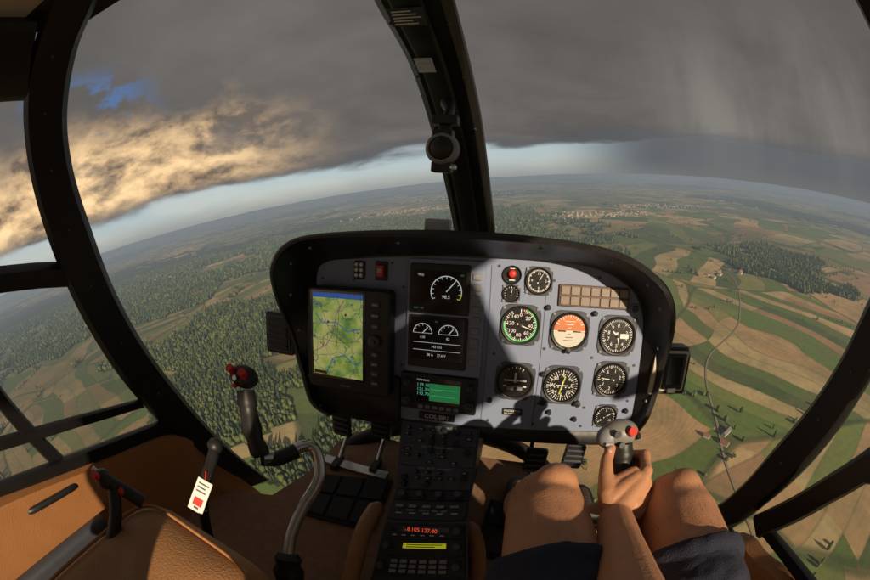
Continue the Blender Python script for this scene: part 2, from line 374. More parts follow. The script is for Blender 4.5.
def turn(b,r):
    b.box(-r*.6,r*.6,-.0045,-.004,r*.02,r*.1,'white'); b.box(-r*.05,r*.05,-.0048,-.004,-.05*r,r*.5,'white')
    b.box(-r*.42,r*.42,-.0044,-.0038,-.48*r,-.28*r,'mgrey'); b.sphere((r*.05,-.005,-r*.38),r*.1,'face',8,10)
    b.box(-r*.62,-r*.45,-.0045,-.004,-r*.3,-r*.22,'white');b.box(r*.45,r*.62,-.0045,-.004,-r*.3,-r*.22,'white')
gauge('turn_indicator',.155,-.183,.044,60,120,4,None,None,extra=turn)
def hsi(b,r):
    dial_ticks(b,0,0,r*.66,-.0042,36,0,360,3,'white',.0009,.12,.22)
    b.line(-r*.12,-r*.5,r*.12,r*.5,r*.07,-.005,'yellow'); b.line(-r*.34,0,r*.34,0,r*.05,-.0052,'white'); b.line(0,-r*.22,0,r*.22,r*.05,-.0053,'white')
    for i in range(5): b.disk(r*(-.4+.2*i),-r*.1,r*.035,-.0044,'white',seg=8)
    b.lathe(-r*.95,-r*.95,[(r*.17,-.003),(r*.17,-.014),(0,-.015)],'black',12);b.lathe(r*.95,-r*.95,[(r*.17,-.003),(r*.17,-.014),(0,-.015)],'black',12)
gauge('horizontal_situation_indicator',.267,-.185,.045,0,360,36,['E','6','N','30','W','24','S','15','E'],None,extra=hsi,long=3)
def att(b,r):
    b.disk(0,0,r*.84,-.0037,'orange',-4,184); b.disk(0,0,r*.84,-.0037,'pale',184,356)
    for i in range(1,4): b.line(-r*.12*i*.8,r*.17*i,r*.12*i*.8,r*.17*i,r*.03,-.004,'white'); b.line(-r*.1*i,-r*.16*i,r*.1*i,-r*.16*i,r*.03,-.004,'face')
    b.line(-r*.84,r*-.02,r*.84,r*.02,r*.05,-.0041,'white')
    b.box(-r*.6,-r*.2,-.006,-.005,-r*.03,r*.03,'face'); b.box(r*.2,r*.6,-.006,-.005,-r*.03,r*.03,'face')
    b.lathe(r*.0,-r*.98,[(r*.15,-.003),(r*.15,-.016),(0,-.017)],'black',12)
gauge('attitude_indicator',.269,-.056,.044,30,150,12,None,None,extra=att,long=3)
gauge('clock',.190,.052,.030,90,-270,60,['12','3','6','9','12'],needle=60)
gauge('fuel_pressure_gauge',.389,-.261,.029,220,-40,20,['0','5','10'],needle=30)
def warn(b,r):
    b.lathe(0,r*.12,[(r*.42,-.004),(r*.42,-.012),(r*.3,-.016),(0,-.017)],'red',20); b.box(-r*.3,r*.3,-.0046,-.004,-r*.62,-r*.5,'white'); b.box(-r*.25,r*.25,-.0046,-.004,r*.62,r*.7,'white')
gauge('rotor_brake_indicator',.130,.062,.021,flange=False,n=0,needle=None,extra=warn)
gauge('ammeter',.130,.020,.019,flange=True,n=10,a0=200,a1=-20,needle=80)
# switches
b=B(); b.rr(-.014,.014,-.022,.022,0,-.006,'black',.004)
for i in range(3):
    for j in(-1,1): b.lathe(j*.0065,-.013+i*.013,[(.0045,-.006),(.0045,-.009),(0,-.0095)],'white',10)
b.obj('rotary_switch',APM@Matrix.Translation((-.234,0,.055)))
b=B(); b.rr(-.015,.015,-.023,.023,0,-.005,'black',.003); b.rr(-.009,.009,-.014,.014,-.005,-.016,'red',.002); b.box(-.006,.006,-.0175,-.016,-.004,.006,'lgrey')
b.obj('guarded_switch',APM@Matrix.Translation((-.176,0,.055)),smooth=False)
b=B(); b.rr(.237,.405,0,.049,0,-.006,'brown',.003)
for i in range(7):
    for j in range(2): b.rr(.241+i*.0233,.2615+i*.0233,.004+j*.0225,.0225+j*.0225,-.006,-.009,'lamp',.002,.001,2)
b.obj('warning_panel',APM,smooth=False)
b=B(); b.rr(-.010,.010,-.010,.010,0,-.007,'mgrey',.002); b.rr(-.007,.007,-.007,.007,-.007,-.010,'dgrey',.002)
b.obj('push_button',APM@Matrix.Translation((.422,0,.004)))
b=B(); b.rr(-.024,.024,-.009,.009,0,-.003,'black',.002); o=b.obj('placard',APM@Matrix.Translation((.156,0,-.262)))
text('MASTER OFF',0,.003,.007,-.0034,'white',o); text('BELOW 50 KT',0,-.004,.006,-.0034,'white',o)
b=B()
for x,z in ((.215,-.005),(.325,-.012),(.218,-.16),(.31,-.27),(.44,-.245),(.245,-.255),(.10,-.235)):
    b.lathe(x,z,[(.006,0),(.006,-.009),(.004,-.011),(0,-.0112)],'black',14)
b.obj('panel_knobs',APM)
# engine display
b=B(); b.rr(-.108,.072,-.180,.088,0,-.010,'grey',.006); b.rr(-.101,.038,-.165,-.041,-.010,-.014,'black',.005); b.rr(-.101,.038,-.036,.078,-.010,-.014,'black',.005)
b.rr(-.093,.030,-.033,.062,-.014,-.0145,'glass',.002,.0003); b.rr(-.095,.030,-.145,-.045,-.014,-.0145,'glass',.002,.0003)
Y=-.0152
b.disk(-.015,.016,.036,Y,'lit',-30,210,40,.034)
for i in range(13):
    t=math.radians(-30+20*i); b.line(-.015+.029*math.cos(t),.016+.029*math.sin(t),-.015+.034*math.cos(t),.016+.034*math.sin(t),.0012,Y,'lit')
b.line(-.015,.016,.004,.038,.002,Y,'lit'); b.disk(-.015,.016,.0365,Y-.0002,'yellow',-30,-8,8,.0335)
for cx in(-.066,-.006):
    b.disk(cx,-.082,.023,Y,'lit',0,180,30,.0214); b.line(cx,-.082,cx+.012,-.068,.0018,Y,'lit')
    b.line(cx-.022,-.082,cx+.022,-.082,.0008,Y,'lit')
    for i in range(7):
        t=math.radians(30*i); b.line(cx+.017*math.cos(t),-.082+.017*math.sin(t),cx+.021*math.cos(t),-.082+.021*math.sin(t),.0009,Y,'lit')
for z in(-.104,-.122): b.line(-.088,z,.024,z,.0009,Y,'lit')
for i in range(9):
    b.rr(.043,.064,.045-i*.0245,.061-i*.0245,-.010,-.014,'mgrey',.003)
o=b.obj('engine_display',APM,smooth=True)
text('98.5',-.015,.004,.011,Y,'lit',o); text('TRQ',-.075,.052,.007,Y,'lit',o);text('NR',.020,.054,.006,Y,'dgreen',o);text('610',-.066,-.092,.008,Y,'lit',o);text('82',-.006,-.092,.008,Y,'lit',o)
text('142 KG',-.032,-.113,.008,Y,'lit',o);text('28 A    27.6 V',-.032,-.133,.008,Y,'lit',o);text('OAT +19',-.078,-.024,.006,Y,'dgreen',o);text('T4',-.035,-.054,.006,Y,'dgreen',o)
# radio / navigator
b=B(); b.rr(-.118,.069,-.277,-.184,0,-.012,'black',.005); b.rr(-.076,.031,-.257,-.192,-.012,-.0125,'glass',.002,.0003); Y=-.0132
b.box(-.045,.029,Y+.0002,Y+.0006,-.250,-.205,'dgreen')
for i in range(5): b.line(-.043,-.212-i*.008,.02,-.209-i*.009,.0009,Y-.0002,'cyan' if i%2 else 'white')
for x,z,r in((-.100,-.205,.008),(-.100,-.252,.011),(.052,-.252,.012),(.052,-.205,.007)):
    b.lathe(x,z,[(r,-.012),(r,-.026),(r*.8,-.028),(r*.6,-.028),(r*.55,-.034),(0,-.035)],'dgrey',18)
for i in range(6): b.rr(-.072+i*.0175,-.059+i*.0175,-.272,-.263,-.012,-.0155,'mgrey',.002)
o=b.obj('navigation_radio',APM)
text('119.10\n121.50\n113.70',-.061,-.222,.0115,Y,'cyan',o); text('COM VLOC',-.061,-.198,.006,Y,'lit',o)
b=B(); b.rr(-.045,.045,-.009,.009,0,-.004,'black',.002); o=b.obj('name_placard',APM@Matrix.Translation((-.026,-.004,-.295)))
text('COLIBRI',0,0,.0165,-.0046,'white',o)
# gps
gp=empty('gps_display',APM)
b=B(); b.rr(-.358,-.135,-.245,.013,-.012,-.05,'black',.012,.004); b.rr(-.346,-.195,-.213,.006,-.05,-.0515,'glass',.005,.0005)
b.obj('housing',parent=gp)
b=B(); b.add([(-.338,-.0522,-.207),(-.201,-.0522,-.207),(-.201,-.0522,-.012),(-.338,-.0522,-.012)],[(0,1,2,3)],'map')
b.add([(-.338,-.0522,-.0118),(-.201,-.0522,-.0118),(-.201,-.0522,0),(-.338,-.0522,0)],[(0,1,2,3)],'blue')
Y=-.0527
for pts,k,w in (([(-.33,-.05),(-.31,-.075),(-.27,-.07),(-.24,-.09),(-.205,-.08)],'blue',.0022),([(-.335,-.15),(-.30,-.13),(-.28,-.10),(-.27,-.05),(-.25,-.015)],'magenta',.0018),([(-.30,-.20),(-.28,-.16),(-.25,-.15),(-.22,-.17),(-.205,-.16)],'blue',.0022),([(-.32,-.02),(-.29,-.09),(-.23,-.13),(-.21,-.2)],'face',.0009),([(-.335,-.11),(-.26,-.12),(-.205,-.11)],'face',.0008),([(-.27,-.13),(-.262,-.03)],'white',.0015)):
    for p,q in zip(pts,pts[1:]): b.line(*p,*q,w,Y,k)
for i in range(8): b.disk(-.325+.016*i,-.03-.02*((i*5)%8),.0028,Y-.0002,['blue','magenta','face'][i%3],seg=10)
b.disk(-.262,-.12,.035,Y-.0001,'white',0,360,40,.0343)
b.rr(-.336,-.300,-.205,-.197,-.0522,-.0527,'glass',.001,.0001,2)
b.obj('screen',parent=gp,smooth=False)
for i,s in enumerate(('118 KT','043','12.4 NM','08:42')): text(s,-.318+i*.033,-.006,.009,-.0526,'white',gp)
for i,(x,z,s) in enumerate(((-.30,-.045,'KRK'),(-.235,-.06,'EPKT'),(-.31,-.125,'BIEL'),(-.24,-.165,'VOR'),(-.29,-.185,'1450'))): text(s,x,z,.008,-.0528,'face',gp)
b=B()
for i,z in enumerate((-.02,-.045,-.07)): b.rr(-.180,-.160,z-.008,z+.006,-.05,-.054,'dgrey',.004)
b.lathe(-.170,-.105,[(.014,-.05),(.014,-.060),(.011,-.063),(.006,-.063),(.006,-.068),(0,-.069)],'dgrey',22)
for i in range(4): b.rr(-.180,-.160,-.145-i*.024,-.131-i*.024,-.05,-.054,'dgrey',.004)
b.obj('buttons',parent=gp)
for i,s in enumerate(('RNG','MENU','CLR')): text(s,-.170,-.021-.025*i,.006,-.0545,'white',gp)
for i,s in enumerate(('FPL','NRST','ENT','PWR')): text(s,-.170,-.138-.024*i,.006,-.0545,'white',gp)
text('GPS MAP',-.25,-.230,.007,-.0512,'lgrey',gp)
def vent(cx,cz,sg,nm):
    b=B(); b.rr(-.048,.048,-.058,.058,.05,0,'black',.008)
    if sg>0:
        b.rr(-.030,.040,-.050,.050,0,-.004,'cream',.006); b.rr(-.024,.034,-.044,.044,-.004,-.007,'black',.004); b.rr(-.016,.026,-.032,.036,-.007,-.008,'glass',.003,.0005)
        b.box(-.056,-.046,-.006,.045,-.056,.056,'cream'); b.rr(-.008,.018,-.052,-.040,-.004,-.010,'silver',.003)
    else:
        b.rr(-.040,.040,-.050,.050,0,-.004,'dgrey',.006); b.rr(-.034,.034,-.044,.044,-.004,-.007,'black',.004)
        for i in range(5): b.box(-.030,.030,-.010,-.0065,-.034+i*.016,-.031+i*.016,'dgrey')
    b.tube([(-sg*.03,.04,0),(-sg*.08,.05,.0)],.012,'black')
    b.obj(nm,APM@Matrix.Translation((cx,-.02,cz)),bevel=.001)
vent(.540,-.137,1,'air_vent'); vent(-.473,-.127,-1,'air_vent')
b=B(); b.rr(-.030,.030,-.016,.016,.03,-.0,'lgrey',.006); b.rr(-.025,.025,-.011,.011,0,-.002,'lgrey',.004); b.tube([(0,.015,-.015),(0,.02,-.04)],.012,'black')
b.obj('outside_air_sensor',AF@Matrix.Translation((-.062,.85,-.062)))
# ------------------------------------------------------------------ centre console
SL=[V((-.10,.757,-.545)),V((-.079,.64,-.690)),V((-.078,.56,-.728)),V((-.078,.45,-.849)),V((-.09,.30,-.93))]
SR=[V((.10,.757,-.530)),V((.111,.64,-.640)),V((.118,.56,-.665)),V((.149,.45,-.747)),V((.16,.30,-.83))]
def con(s,u,h):
    i=min(int(s),3);t=s-i
    l=SL[i].lerp(SL[i+1],t);r=SR[i].lerp(SR[i+1],t); p=l.lerp(r,u)
    d=(SL[i+1]-SL[i]); w=(SR[i]-SL[i]); n=w.cross(-d).normalized()
    if n.z<0:n=-n
    return p+n*h
def cbox(b,s0,s1,u0,u1,h0,h1,k):
    b.hexa([con(s1,u0,h0),con(s1,u1,h0),con(s0,u1,h0),con(s0,u0,h0),con(s1,u0,h1),con(s1,u1,h1),con(s0,u1,h1),con(s0,u0,h1)],k)
def ccyl(b,s,u,r,h0,h1,k):
    b.tube([con(s,u,h0),con(s,u,(h0+h1)/2),con(s,u,h1)],[r,r,r*.85],k,14)
b=B()
vs=[]
for l,r in zip(SL,SR): vs+=[l,r,V((r.x,r.y+.06,-.93)),V((l.x,l.y+.06,-.93))]
fs=[]
for i in range(4):
    for j in range(4): fs.append((4*i+j,4*i+(j+1)%4,4*i+4+(j+1)%4,4*i+4+j))
b.add(vs,fs,'dgrey')
e=.0008
for s0,s1 in((.02,.30),(.32,.62),(.64,.97)): cbox(b,s0,s1,.03,.97,e,.005,'dgrey')
random.seed(3)
for r_,s in enumerate((.09,.18,.26,.39,.47,.56,.71,.80,.89)):
    for c_ in range(6):
        u=.12+c_*.152
        q=random.random()
        if q<.3: ccyl(b,s,u,.0055,.005,.014,'black'); ccyl(b,s,u,.0018,.014,.024,'silver')
        elif q<.55: cbox(b,s-.02,s+.02,u-.04,u+.04,.005,.010,'black'); cbox(b,s-.008,s+.008,u-.02,u+.02,.010,.0106,'dimg' if q<.4 else 'lgrey')
        elif q<.7: ccyl(b,s,u,.008,.005,.018,'black')
        cbox(b,s+.034,s+.038,u-.03,u+.02,.005,.0054,'lgrey' if q<.7 else 'dimg')
cbox(b,1.02,1.32,.03,.97,e,.006,'black'); cbox(b,1.36,1.96,.03,.97,e,.006,'black')
for u in(.15,.38,.62,.85): ccyl(b,1.17,u,.010,.006,.022,'dgrey')
for i in range(5): cbox(b,1.5,1.58,.1+i*.17,.2+i*.17,.006,.010,'mgrey')
for i in range(5): cbox(b,1.74,1.78,.12+i*.17,.2+i*.17,.006,.0075,'lgrey')
for s0,s1 in((2.03,2.28),(2.31,2.58),(2.61,2.95),(3.02,3.4),(3.44,3.9)): cbox(b,s0,s1,.03,.97,e,.007,'black')
cbox(b,2.09,2.18,.12,.80,.007,.0075,'glass')
cbox(b,2.37,2.46,.30,.78,.007,.0078,'yellow')
cbox(b,2.387,2.402,.34,.74,.0078,.0082,'glass');cbox(b,2.425,2.44,.34,.66,.0078,.0082,'glass')
for s,u in((2.15,.90),(2.42,.12),(2.42,.90),(2.78,.10),(2.78,.90),(3.2,.12),(3.2,.88)): ccyl(b,s,u,.010,.007,.022,'dgrey')
for r_ in range(3):
    for c_ in range(6): cbox(b,2.66+r_*.09,2.72+r_*.09,.2+c_*.105,.275+c_*.105,.007,.010,'mgrey')
for r_ in range(3):
    for c_ in range(6): cbox(b,3.08+r_*.1,3.14+r_*.1,.22+c_*.1,.29+c_*.1,.007,.010,'lgrey')
for c_ in range(6): cbox(b,2.225,2.24,.15+c_*.11,.2+c_*.11,.007,.0078,'white')
cons=b.obj('centre_console',AF,smooth=True,bevel=.0008)
def ctext(s,u,body,size,k,h=.0083):
    o=con(s,u,h); ex=(con(s,u+.1,h)-o).normalized(); ey=(con(s-.02,u,h)-o).normalized(); ez=ex.cross(ey)
    M=Matrix((ex,ey,ez)).transposed().to_4x4(); M.translation=o
    c=bpy.data.curves.new('lettering','FONT'); c.body=body;c.size=size;c.align_x='CENTER';c.align_y='CENTER';c.materials.append(K[k])
    q=bpy.data.objects.new('lettering',c); sc.collection.objects.link(q); q.parent=cons; q.matrix_local=M
ctext(2.14,.46,'118.105 127.40',.0145,'redd')
for s,l in((.045,'HORN   PITOT   FUEL P'),(.345,'LIGHTS  STROBE  NAV'),(.66,'GEN   BATT   AVIONICS')): ctext(s,.5,l,.008,'lgrey',.0056)
for s,l in((.135,'ON     ON'),(.43,'TEST   ARM'),(.75,'ENG   ROT')): ctext(s,.45,l,.009,'dimg',.0056)
ctext(1.67,.5,'COM 1   COM 2   NAV   ADF',.008,'lgrey',.0066)
for sg,nm in((-1,'console_pad'),(1,'console_pad')):
    b=B(); P=[(.0+sg*.115+.005*(sg>0),.62,-.74),(sg*.125+.03*(sg>0),.54,-.76),(sg*.125+.045*(sg>0),.46,-.82),(sg*.12+.05*(sg>0),.38,-.88)]
    b.tube(cr(P,5),[.010]+[.022]*(14)+[.012],'leather',14); b.obj(nm,AF)
# ------------------------------------------------------------------ compass + placards
cpx=empty('magnetic_compass',AF@Matrix.Translation((-.013,.66,.095)))
b=B(); b.sphere((0,0,0),.031,'black',16,24,(1,.9,1.0)); b.lathe(0,0,[(.030,.0),(.031,-.012),(.027,-.020),(.022,-.021),(.021,-.0)],'mgrey',30)
b.disk(0,0,.0215,-.0215,'glass')
for i in range(-3,4): b.line(i*.005,-.003,i*.005,.003,.0009,-.0222,'white')
b.box(-.018,.018,-.018,.014,.022,.036,'black'); b.box(-.018,.018,-.014,.014,-.044,-.026,'black')
b.tube([(0,.0,.03),(0,.01,.06),(.0,.04,.085),(-.02,.10,.12)],[.013,.010,.010,.016],'black',14)
b.box(-.024,.024,-.008,.02,.048,.066,'black'); b.lathe(.024,-.035,[(.006,-.014),(.006,-.022),(0,-.023)],'silver',10)
b.obj('housing',parent=cpx,bevel=.002)
def onpost(t,e,w,h,k,nm,lines=0):
    i=int(t);f=t-i
    l=V(CLp[i]).lerp(V(CLp[i+1]),f);r=V(CRp[i]).lerp(V(CRp[i+1]),f);c=l.lerp(r,e)
    ex=(r-l).normalized(); ey=((V(CLp[i])-V(CLp[i+1])).normalized()); ez=ex.cross(ey).normalized()
    if ez.dot(V(inward(c,1))-c)<0: ez=-ez; ey=-ey
    c=inward(c,.043); M=Matrix((ex,ey,ez)).transposed().to_4x4(); M.translation=c
    b=B(); b.box(-w/2,w/2,-h/2,h/2,0,.0012,k)
    for j in range(lines): b.box(-w*.4,w*(.15+.25*((j*7)%3)/2),h*(.32-.7*j/max(1,lines-1))-h*.03,h*(.32-.7*j/max(1,lines-1))+h*.03,.0012,.0016,'white')
    b.obj(nm,AF@M,smooth=False)
onpost(2.05,.40,.062,.045,'dgrey','limitations_placard',5)
onpost(2.85,.34,.036,.045,'bluecard','notice_placard',3)
# ------------------------------------------------------------------ cyclic sticks
def cyclic(grip,tube,boot):
    b=B()
    g=[V(p) for p in grip]
    b.tube(cr(g,5),[.018,.020,.022,.021,.020]*(len(g)-1)+[.020],'black',18,sq=(1,1.15))
    b.tube(cr(tube,6),.0135,'silver',16)
    b.tube(cr(boot,4),[.020,.030,.026,.034,.030,.04,.034,.05,.05][:4*(len(boot)-1)+1],'black',16)
    return b
b=cyclic([(-.303,.439,-.503),(-.322,.448,-.475),(-.350,.475,-.425),(-.362,.49,-.385)],
 [(-.300,.437,-.508),(-.277,.470,-.515),(-.245,.520,-.508),(-.220,.526,-.520),(-.200,.490,-.566),(-.212,.42,-.609),(-.213,.355,-.649),(-.195,.29,-.70),(-.18,.25,-.78),(-.17,.24,-.9)],[(-.207,.33,-.665),(-.195,.29,-.72),(-.18,.25,-.90)])
b.tube(cr([(-.310,.440,-.515),(-.280,.462,-.517),(-.255,.50,-.512)],4),.017,'black')
def head(b,c):
    c=V(c); b.sphere(c,.030,'black',12,18,(1.25,.8,.85))
    b.tube([c+V((-.018,-.012,.012)),c+V((-.020,-.022,.026))],.009,'red'); b.tube([c+V((.016,-.014,.012)),c+V((.018,-.024,.026))],.009,'red')
    b.tube([c+V((0,-.018,.004)),c+V((0,-.030,.010))],.006,'silver'); b.tube([c+V((-.006,-.02,-.012)),c+V((-.006,-.03,-.010))],.005,'red')
head(b,(-.368,.498,-.358)); b.obj('cyclic_stick',AF)
b=cyclic([(.376,.445,-.438),(.371,.458,-.418),(.362,.484,-.380),(.356,.500,-.352)],
 [(.378,.440,-.445),(.36,.45,-.50),(.30,.50,-.53),(.25,.50,-.56),(.22,.42,-.61),(.21,.33,-.68),(.20,.26,-.80),(.19,.24,-.9)],[(.207,.30,-.72),(.2,.27,-.78),(.19,.24,-.90)])
c=V((.352,.512,-.338)); b.sphere(c,.030,'grip',14,20,(1.15,.8,.85)); b.sphere(c+V((-.022,-.004,-.006)),.020,'mgrey',10,14); b.tube([c+V((0,-.003,-.012)),c+V((.003,-.006,-.034))],[.026,.022],'black',16)
b.tube([c+V((.012,-.016,.012)),c+V((.013,-.026,.021))],.008,'red'); b.tube([c+V((-.012,-.018,.008)),c+V((-.013,-.028,.015))],.006,'black'); b.tube([c+V((.0,-.022,-.008)),c+V((0,-.032,-.004))],.0055,'black')
b.tube([c+V((.026,-.01,0)),c+V((.032,-.015,.006))],.006,'black'); b.box(c.x-.028,c.x-.014,c.y-.027,c.y-.02,c.z-.010,c.z-.005,'lgrey')
b.obj('cyclic_stick',AF)
# collective
b=B()
b.tube(cr([(-.405,.165,-.49),(-.425,.15,-.468),(-.448,.13,-.445)],5),[.015]*10+[.016],'black',16)
b.sphere((-.455,.122,-.436),.021,'black',12,16,(1.1,1,.9)); b.tube([(-.452,.112,-.425),(-.450,.104,-.412)],.008,'red'); b.tube([(-.468,.118,-.425),(-.474,.114,-.415)],.005,'silver')
b.sphere((-.428,.140,-.458),.018,'red',8,12,(.6,.6,.6))
b.tube(cr([(-.44,.13,-.455),(-.425,.09,-.50),(-.43,.02,-.56),(-.47,-.12,-.68),(-.50,-.3,-.84)],5),[.014]*20+[.02],'black',14)
b.obj('collective_lever',AF)
b=B(); b.tube(cr([(-.36,.36,-.46),(-.35,.33,-.475),(-.34,.29,-.495),(-.345,.26,-.56),(-.36,.24,-.70),(-.36,.24,-.9)],4),[.012]*20+[.02],'black',12); b.sphere((-.362,.366,-.455),.017,'black')
b.obj('fuel_shutoff_lever',AF)
# tag
o3=V((-.346,.288,-.474)); ex=V((.028,.008,-.012)); ey=V((-.0,.055,.040)); nz=ex.cross(ey).normalized()
b=B(); c=[o3-ey,o3-ey+ex,o3+ex,o3]; b.hexa([p for p in c]+[p+nz*.0015 for p in c],'card')
def tg(u0,u1,v0,v1,k):
    c=[o3-ey*v1+ex*u0,o3-ey*v1+ex*u1,o3-ey*v0+ex*u1,o3-ey*v0+ex*u0]; b.hexa([p+nz*.0016 for p in c]+[p+nz*.0021 for p in c],k)
tg(.2,.8,.58,.82,'red'); tg(.15,.85,.12,.16,'dgrey'); tg(.15,.7,.24,.28,'dgrey'); tg(.15,.8,.36,.40,'dgrey'); tg(.35,.65,.86,.92,'dgrey')
b.tube([o3+ex*.5+nz*.001,o3+ex*.5+V((-.005,.012,.012)),V((-.350,.325,-.478))],.0015,'red',6)
b.obj('key_tag',AF,smooth=False)
# ------------------------------------------------------------------ seats
def seat(cx,w,zt,yf,nm):
    b=B(); n=28; rings=[]
    for z,sx in((zt-.17,.92),(zt-.14,1.0),(zt-.07,1.02),(zt-.025,.97),(zt-.004,.86),(zt+.010,.62),(zt+.004,.30)):
        ring=[]
        for i in range(n):
            t=2*math.pi*i/n; c_,s_=math.cos(t),math.sin(t); e_=.45
            ring.append(V((cx+w/2*sx*math.copysign(abs(c_)**e_,c_),yf-.24+.24*sx*math.copysign(abs(s_)**e_,s_),z+.02*(s_>0)*s_)))
        rings.append(ring)
    vs=sum(rings,[]);fs=[]
    for q in range(len(rings)-1):
        for i in range(n): fs.append((q*n+i,q*n+(i+1)%n,(q+1)*n+(i+1)%n,(q+1)*n+i))
    fs.append([(len(rings)-1)*n+i for i in range(n)]); fs.append(list(range(n))[::-1])
    b.add(vs,fs,'leather')
    b.tube([p+V((0,0,.004)) for p in rings[4]]+[rings[4][0]+V((0,0,.004))],.004,'trim',8)
    o=b.obj(nm,AF,sub=2,angle=180)
    b=B(); b.rr(cx-w/2,cx+w/2,zt-.05,zt+.58,yf-.60,yf-.49,'leather',.06,.03,6)
    b.rr(cx-.12,cx+.12,zt+.60,zt+.76,yf-.60,yf-.52,'leather',.04,.02,6)
    b.box(cx-w/2+.03,cx+w/2-.03,yf-.45,yf-.03,-.899,zt-.15,'dgrey')
    b.obj('backrest_and_base',parent=o)
seat(-.285,.37,-.525,.225,'crew_seat'); seat(.35,.42,-.60,.20,'crew_seat')
# ------------------------------------------------------------------ pilot
pilot=empty('pilot',AF)
def chain(b,pts,k='skin',seg=18):
    for (p,r),(q,s) in zip(pts,pts[1:]):
        p,q=V(p),V(q); b.tube([p,p.lerp(q,.5),q],[r,(r+s)/2,s],k,seg)
    for p,r in pts: b.sphere(p,r*1.0,k,10,seg)
def remesh(b,name,vox,it,k):
    o=b.obj(name,parent=pilot,smooth=False)
    m=o.modifiers.new('r','REMESH'); m.mode='VOXEL'; m.voxel_size=vox; m.use_smooth_shade=True
    s=o.modifiers.new('s','SMOOTH'); s.iterations=it; s.factor=.5
    return o
b=B()
Lk=[((.29,-.08,-.51),.088),((.275,.12,-.465),.084),((.258,.30,-.448),.074),((.248,.40,-.448),.068),((.246,.445,-.455),.064),((.243,.50,-.51),.054),((.243,.60,-.62),.056),((.245,.70,-.74),.044),((.25,.775,-.825),.036)]
Rk=[((.43,-.08,-.51),.088),((.452,.12,-.45),.084),((.463,.28,-.425),.076),((.466,.36,-.42),.069),((.466,.41,-.425),.066),((.466,.46,-.48),.054),((.458,.57,-.60),.054),((.46,.68,-.73),.043),((.465,.76,-.825),.036)]
chain(b,Lk); chain(b,Rk); b.sphere((.252,.455,-.415),.040,'skin',12,16); b.sphere((.466,.415,-.388),.040,'skin',12,16)
b.sphere((.36,-.12,-.50),.13,'skin',12,18,(1.25,.9,.8))
for L,dx in((Lk,1),(Rk,1)):
    p=V(L[-1][0]); chain(b,[(p,.034),(p+V((0,.06,-.025)),.03),(p+V((.0,.14,-.035)),.028)])
remesh(b,'legs',.006,5,'skin')
# fine hair on thighs and shins, lying along the limb
b=B(); rh=random.Random(5)
for L in (Lk,Rk):
    for _ in range(750):
        t=rh.uniform(2.0,7.6); i=int(t); f=t-i; p=V(L[i][0]).lerp(V(L[i+1][0]),f); r=L[i][1]*(1-f)+L[i+1][1]*f
        d=(V(L[i+1][0])-V(L[i][0])).normalized(); u=d.cross(V((0,0,1))).normalized(); w=u.cross(d); an_=rh.uniform(-.3,math.pi+.3)
        o_=u*math.cos(an_)+w*math.sin(an_); s0=p+o_*(r*.97); ln_=rh.uniform(.008,.016); e_=s0+d*ln_+o_*(.0035)+u*rh.uniform(-.004,.004); sd=d.cross(o_)*.00022
        b.add([s0-sd,s0+sd,e_],[(0,1,2)],'hair')
b.obj('leg_hair',parent=pilot,smooth=False)
b=B(); chain(b,[((.35,-.16,-.46),.125),((.345,-.24,-.28),.12),((.34,-.30,-.08),.125),((.34,-.32,.02),.11),((.34,-.32,.09),.06)],'shirt'); chain(b,[((.21,-.31,.0),.055),((.47,-.31,.0),.055)],'shirt')
chain(b,[((.48,-.30,.0),.055),((.43,-.18,-.15),.046),((.375,-.05,-.28),.042)],'shirt'); chain(b,[((.19,-.31,.0),.055),((.10,-.29,-.16),.046),((.05,-.22,-.30),.040)],'shirt')
remesh(b,'torso',.008,6,'shirt')
b=B(); b.sphere((.36,-.24,.24),.085,'skin',16,20,(.88,1.1,1.25)); chain(b,[((.345,-.32,.08),.052),((.36,-.26,.18),.055)]); b.sphere((.36,-.15,.225),.014,'skin',8,10,(.8,1.2,1.4))
for s_ in(-1,1): b.sphere((.36+s_*.077,-.24,.235),.028,'skin',8,10,(.3,.7,1.1))
b.sphere((.36,-.158,.185),.02,'skin',8,10,(1.4,.5,.4)); remesh(b,'head',.005,3,'skin')
b=B(); b.sphere((.36,-.255,.265),.092,'black',14,20,(.92,1.08,1.12)); b.obj('hair',parent=pilot)
# shorts
b=B()
for L,hem in((Lk,.30),(Rk,.285)):
    path=[];rad=[]
    p0,p1,p2=[V(p) for p,r in L[:3]]
    C=cr([p0,p1,p1.lerp(p2,(hem-p1.y)/(p2.y-p1.y))],10); n=len(C)
    for i,p in enumerate(C):
        w=.003*math.sin(i*1.7)+.002*math.sin(i*3.1); path.append(p+V((0,0,-.002))); rad.append(.098-.010*i/n+w)
    b.tube(path,rad,'navy',32,cap=False,sq=(1.04,.98))
b.sphere((.36,-.12,-.49),.145,'navy',14,20,(1.25,.9,.85))
o=b.obj('shorts',parent=pilot); m=o.modifiers.new('s','SOLIDIFY'); m.thickness=.004; m.offset=-1
tx=bpy.data.textures.new('w','CLOUDS'); tx.noise_scale=.05
ss=o.modifiers.new('ss','SUBSURF'); ss.levels=2; ss.render_levels=2
d=o.modifiers.new('d','DISPLACE'); d.texture=tx; d.strength=.014; d.mid_level=.5
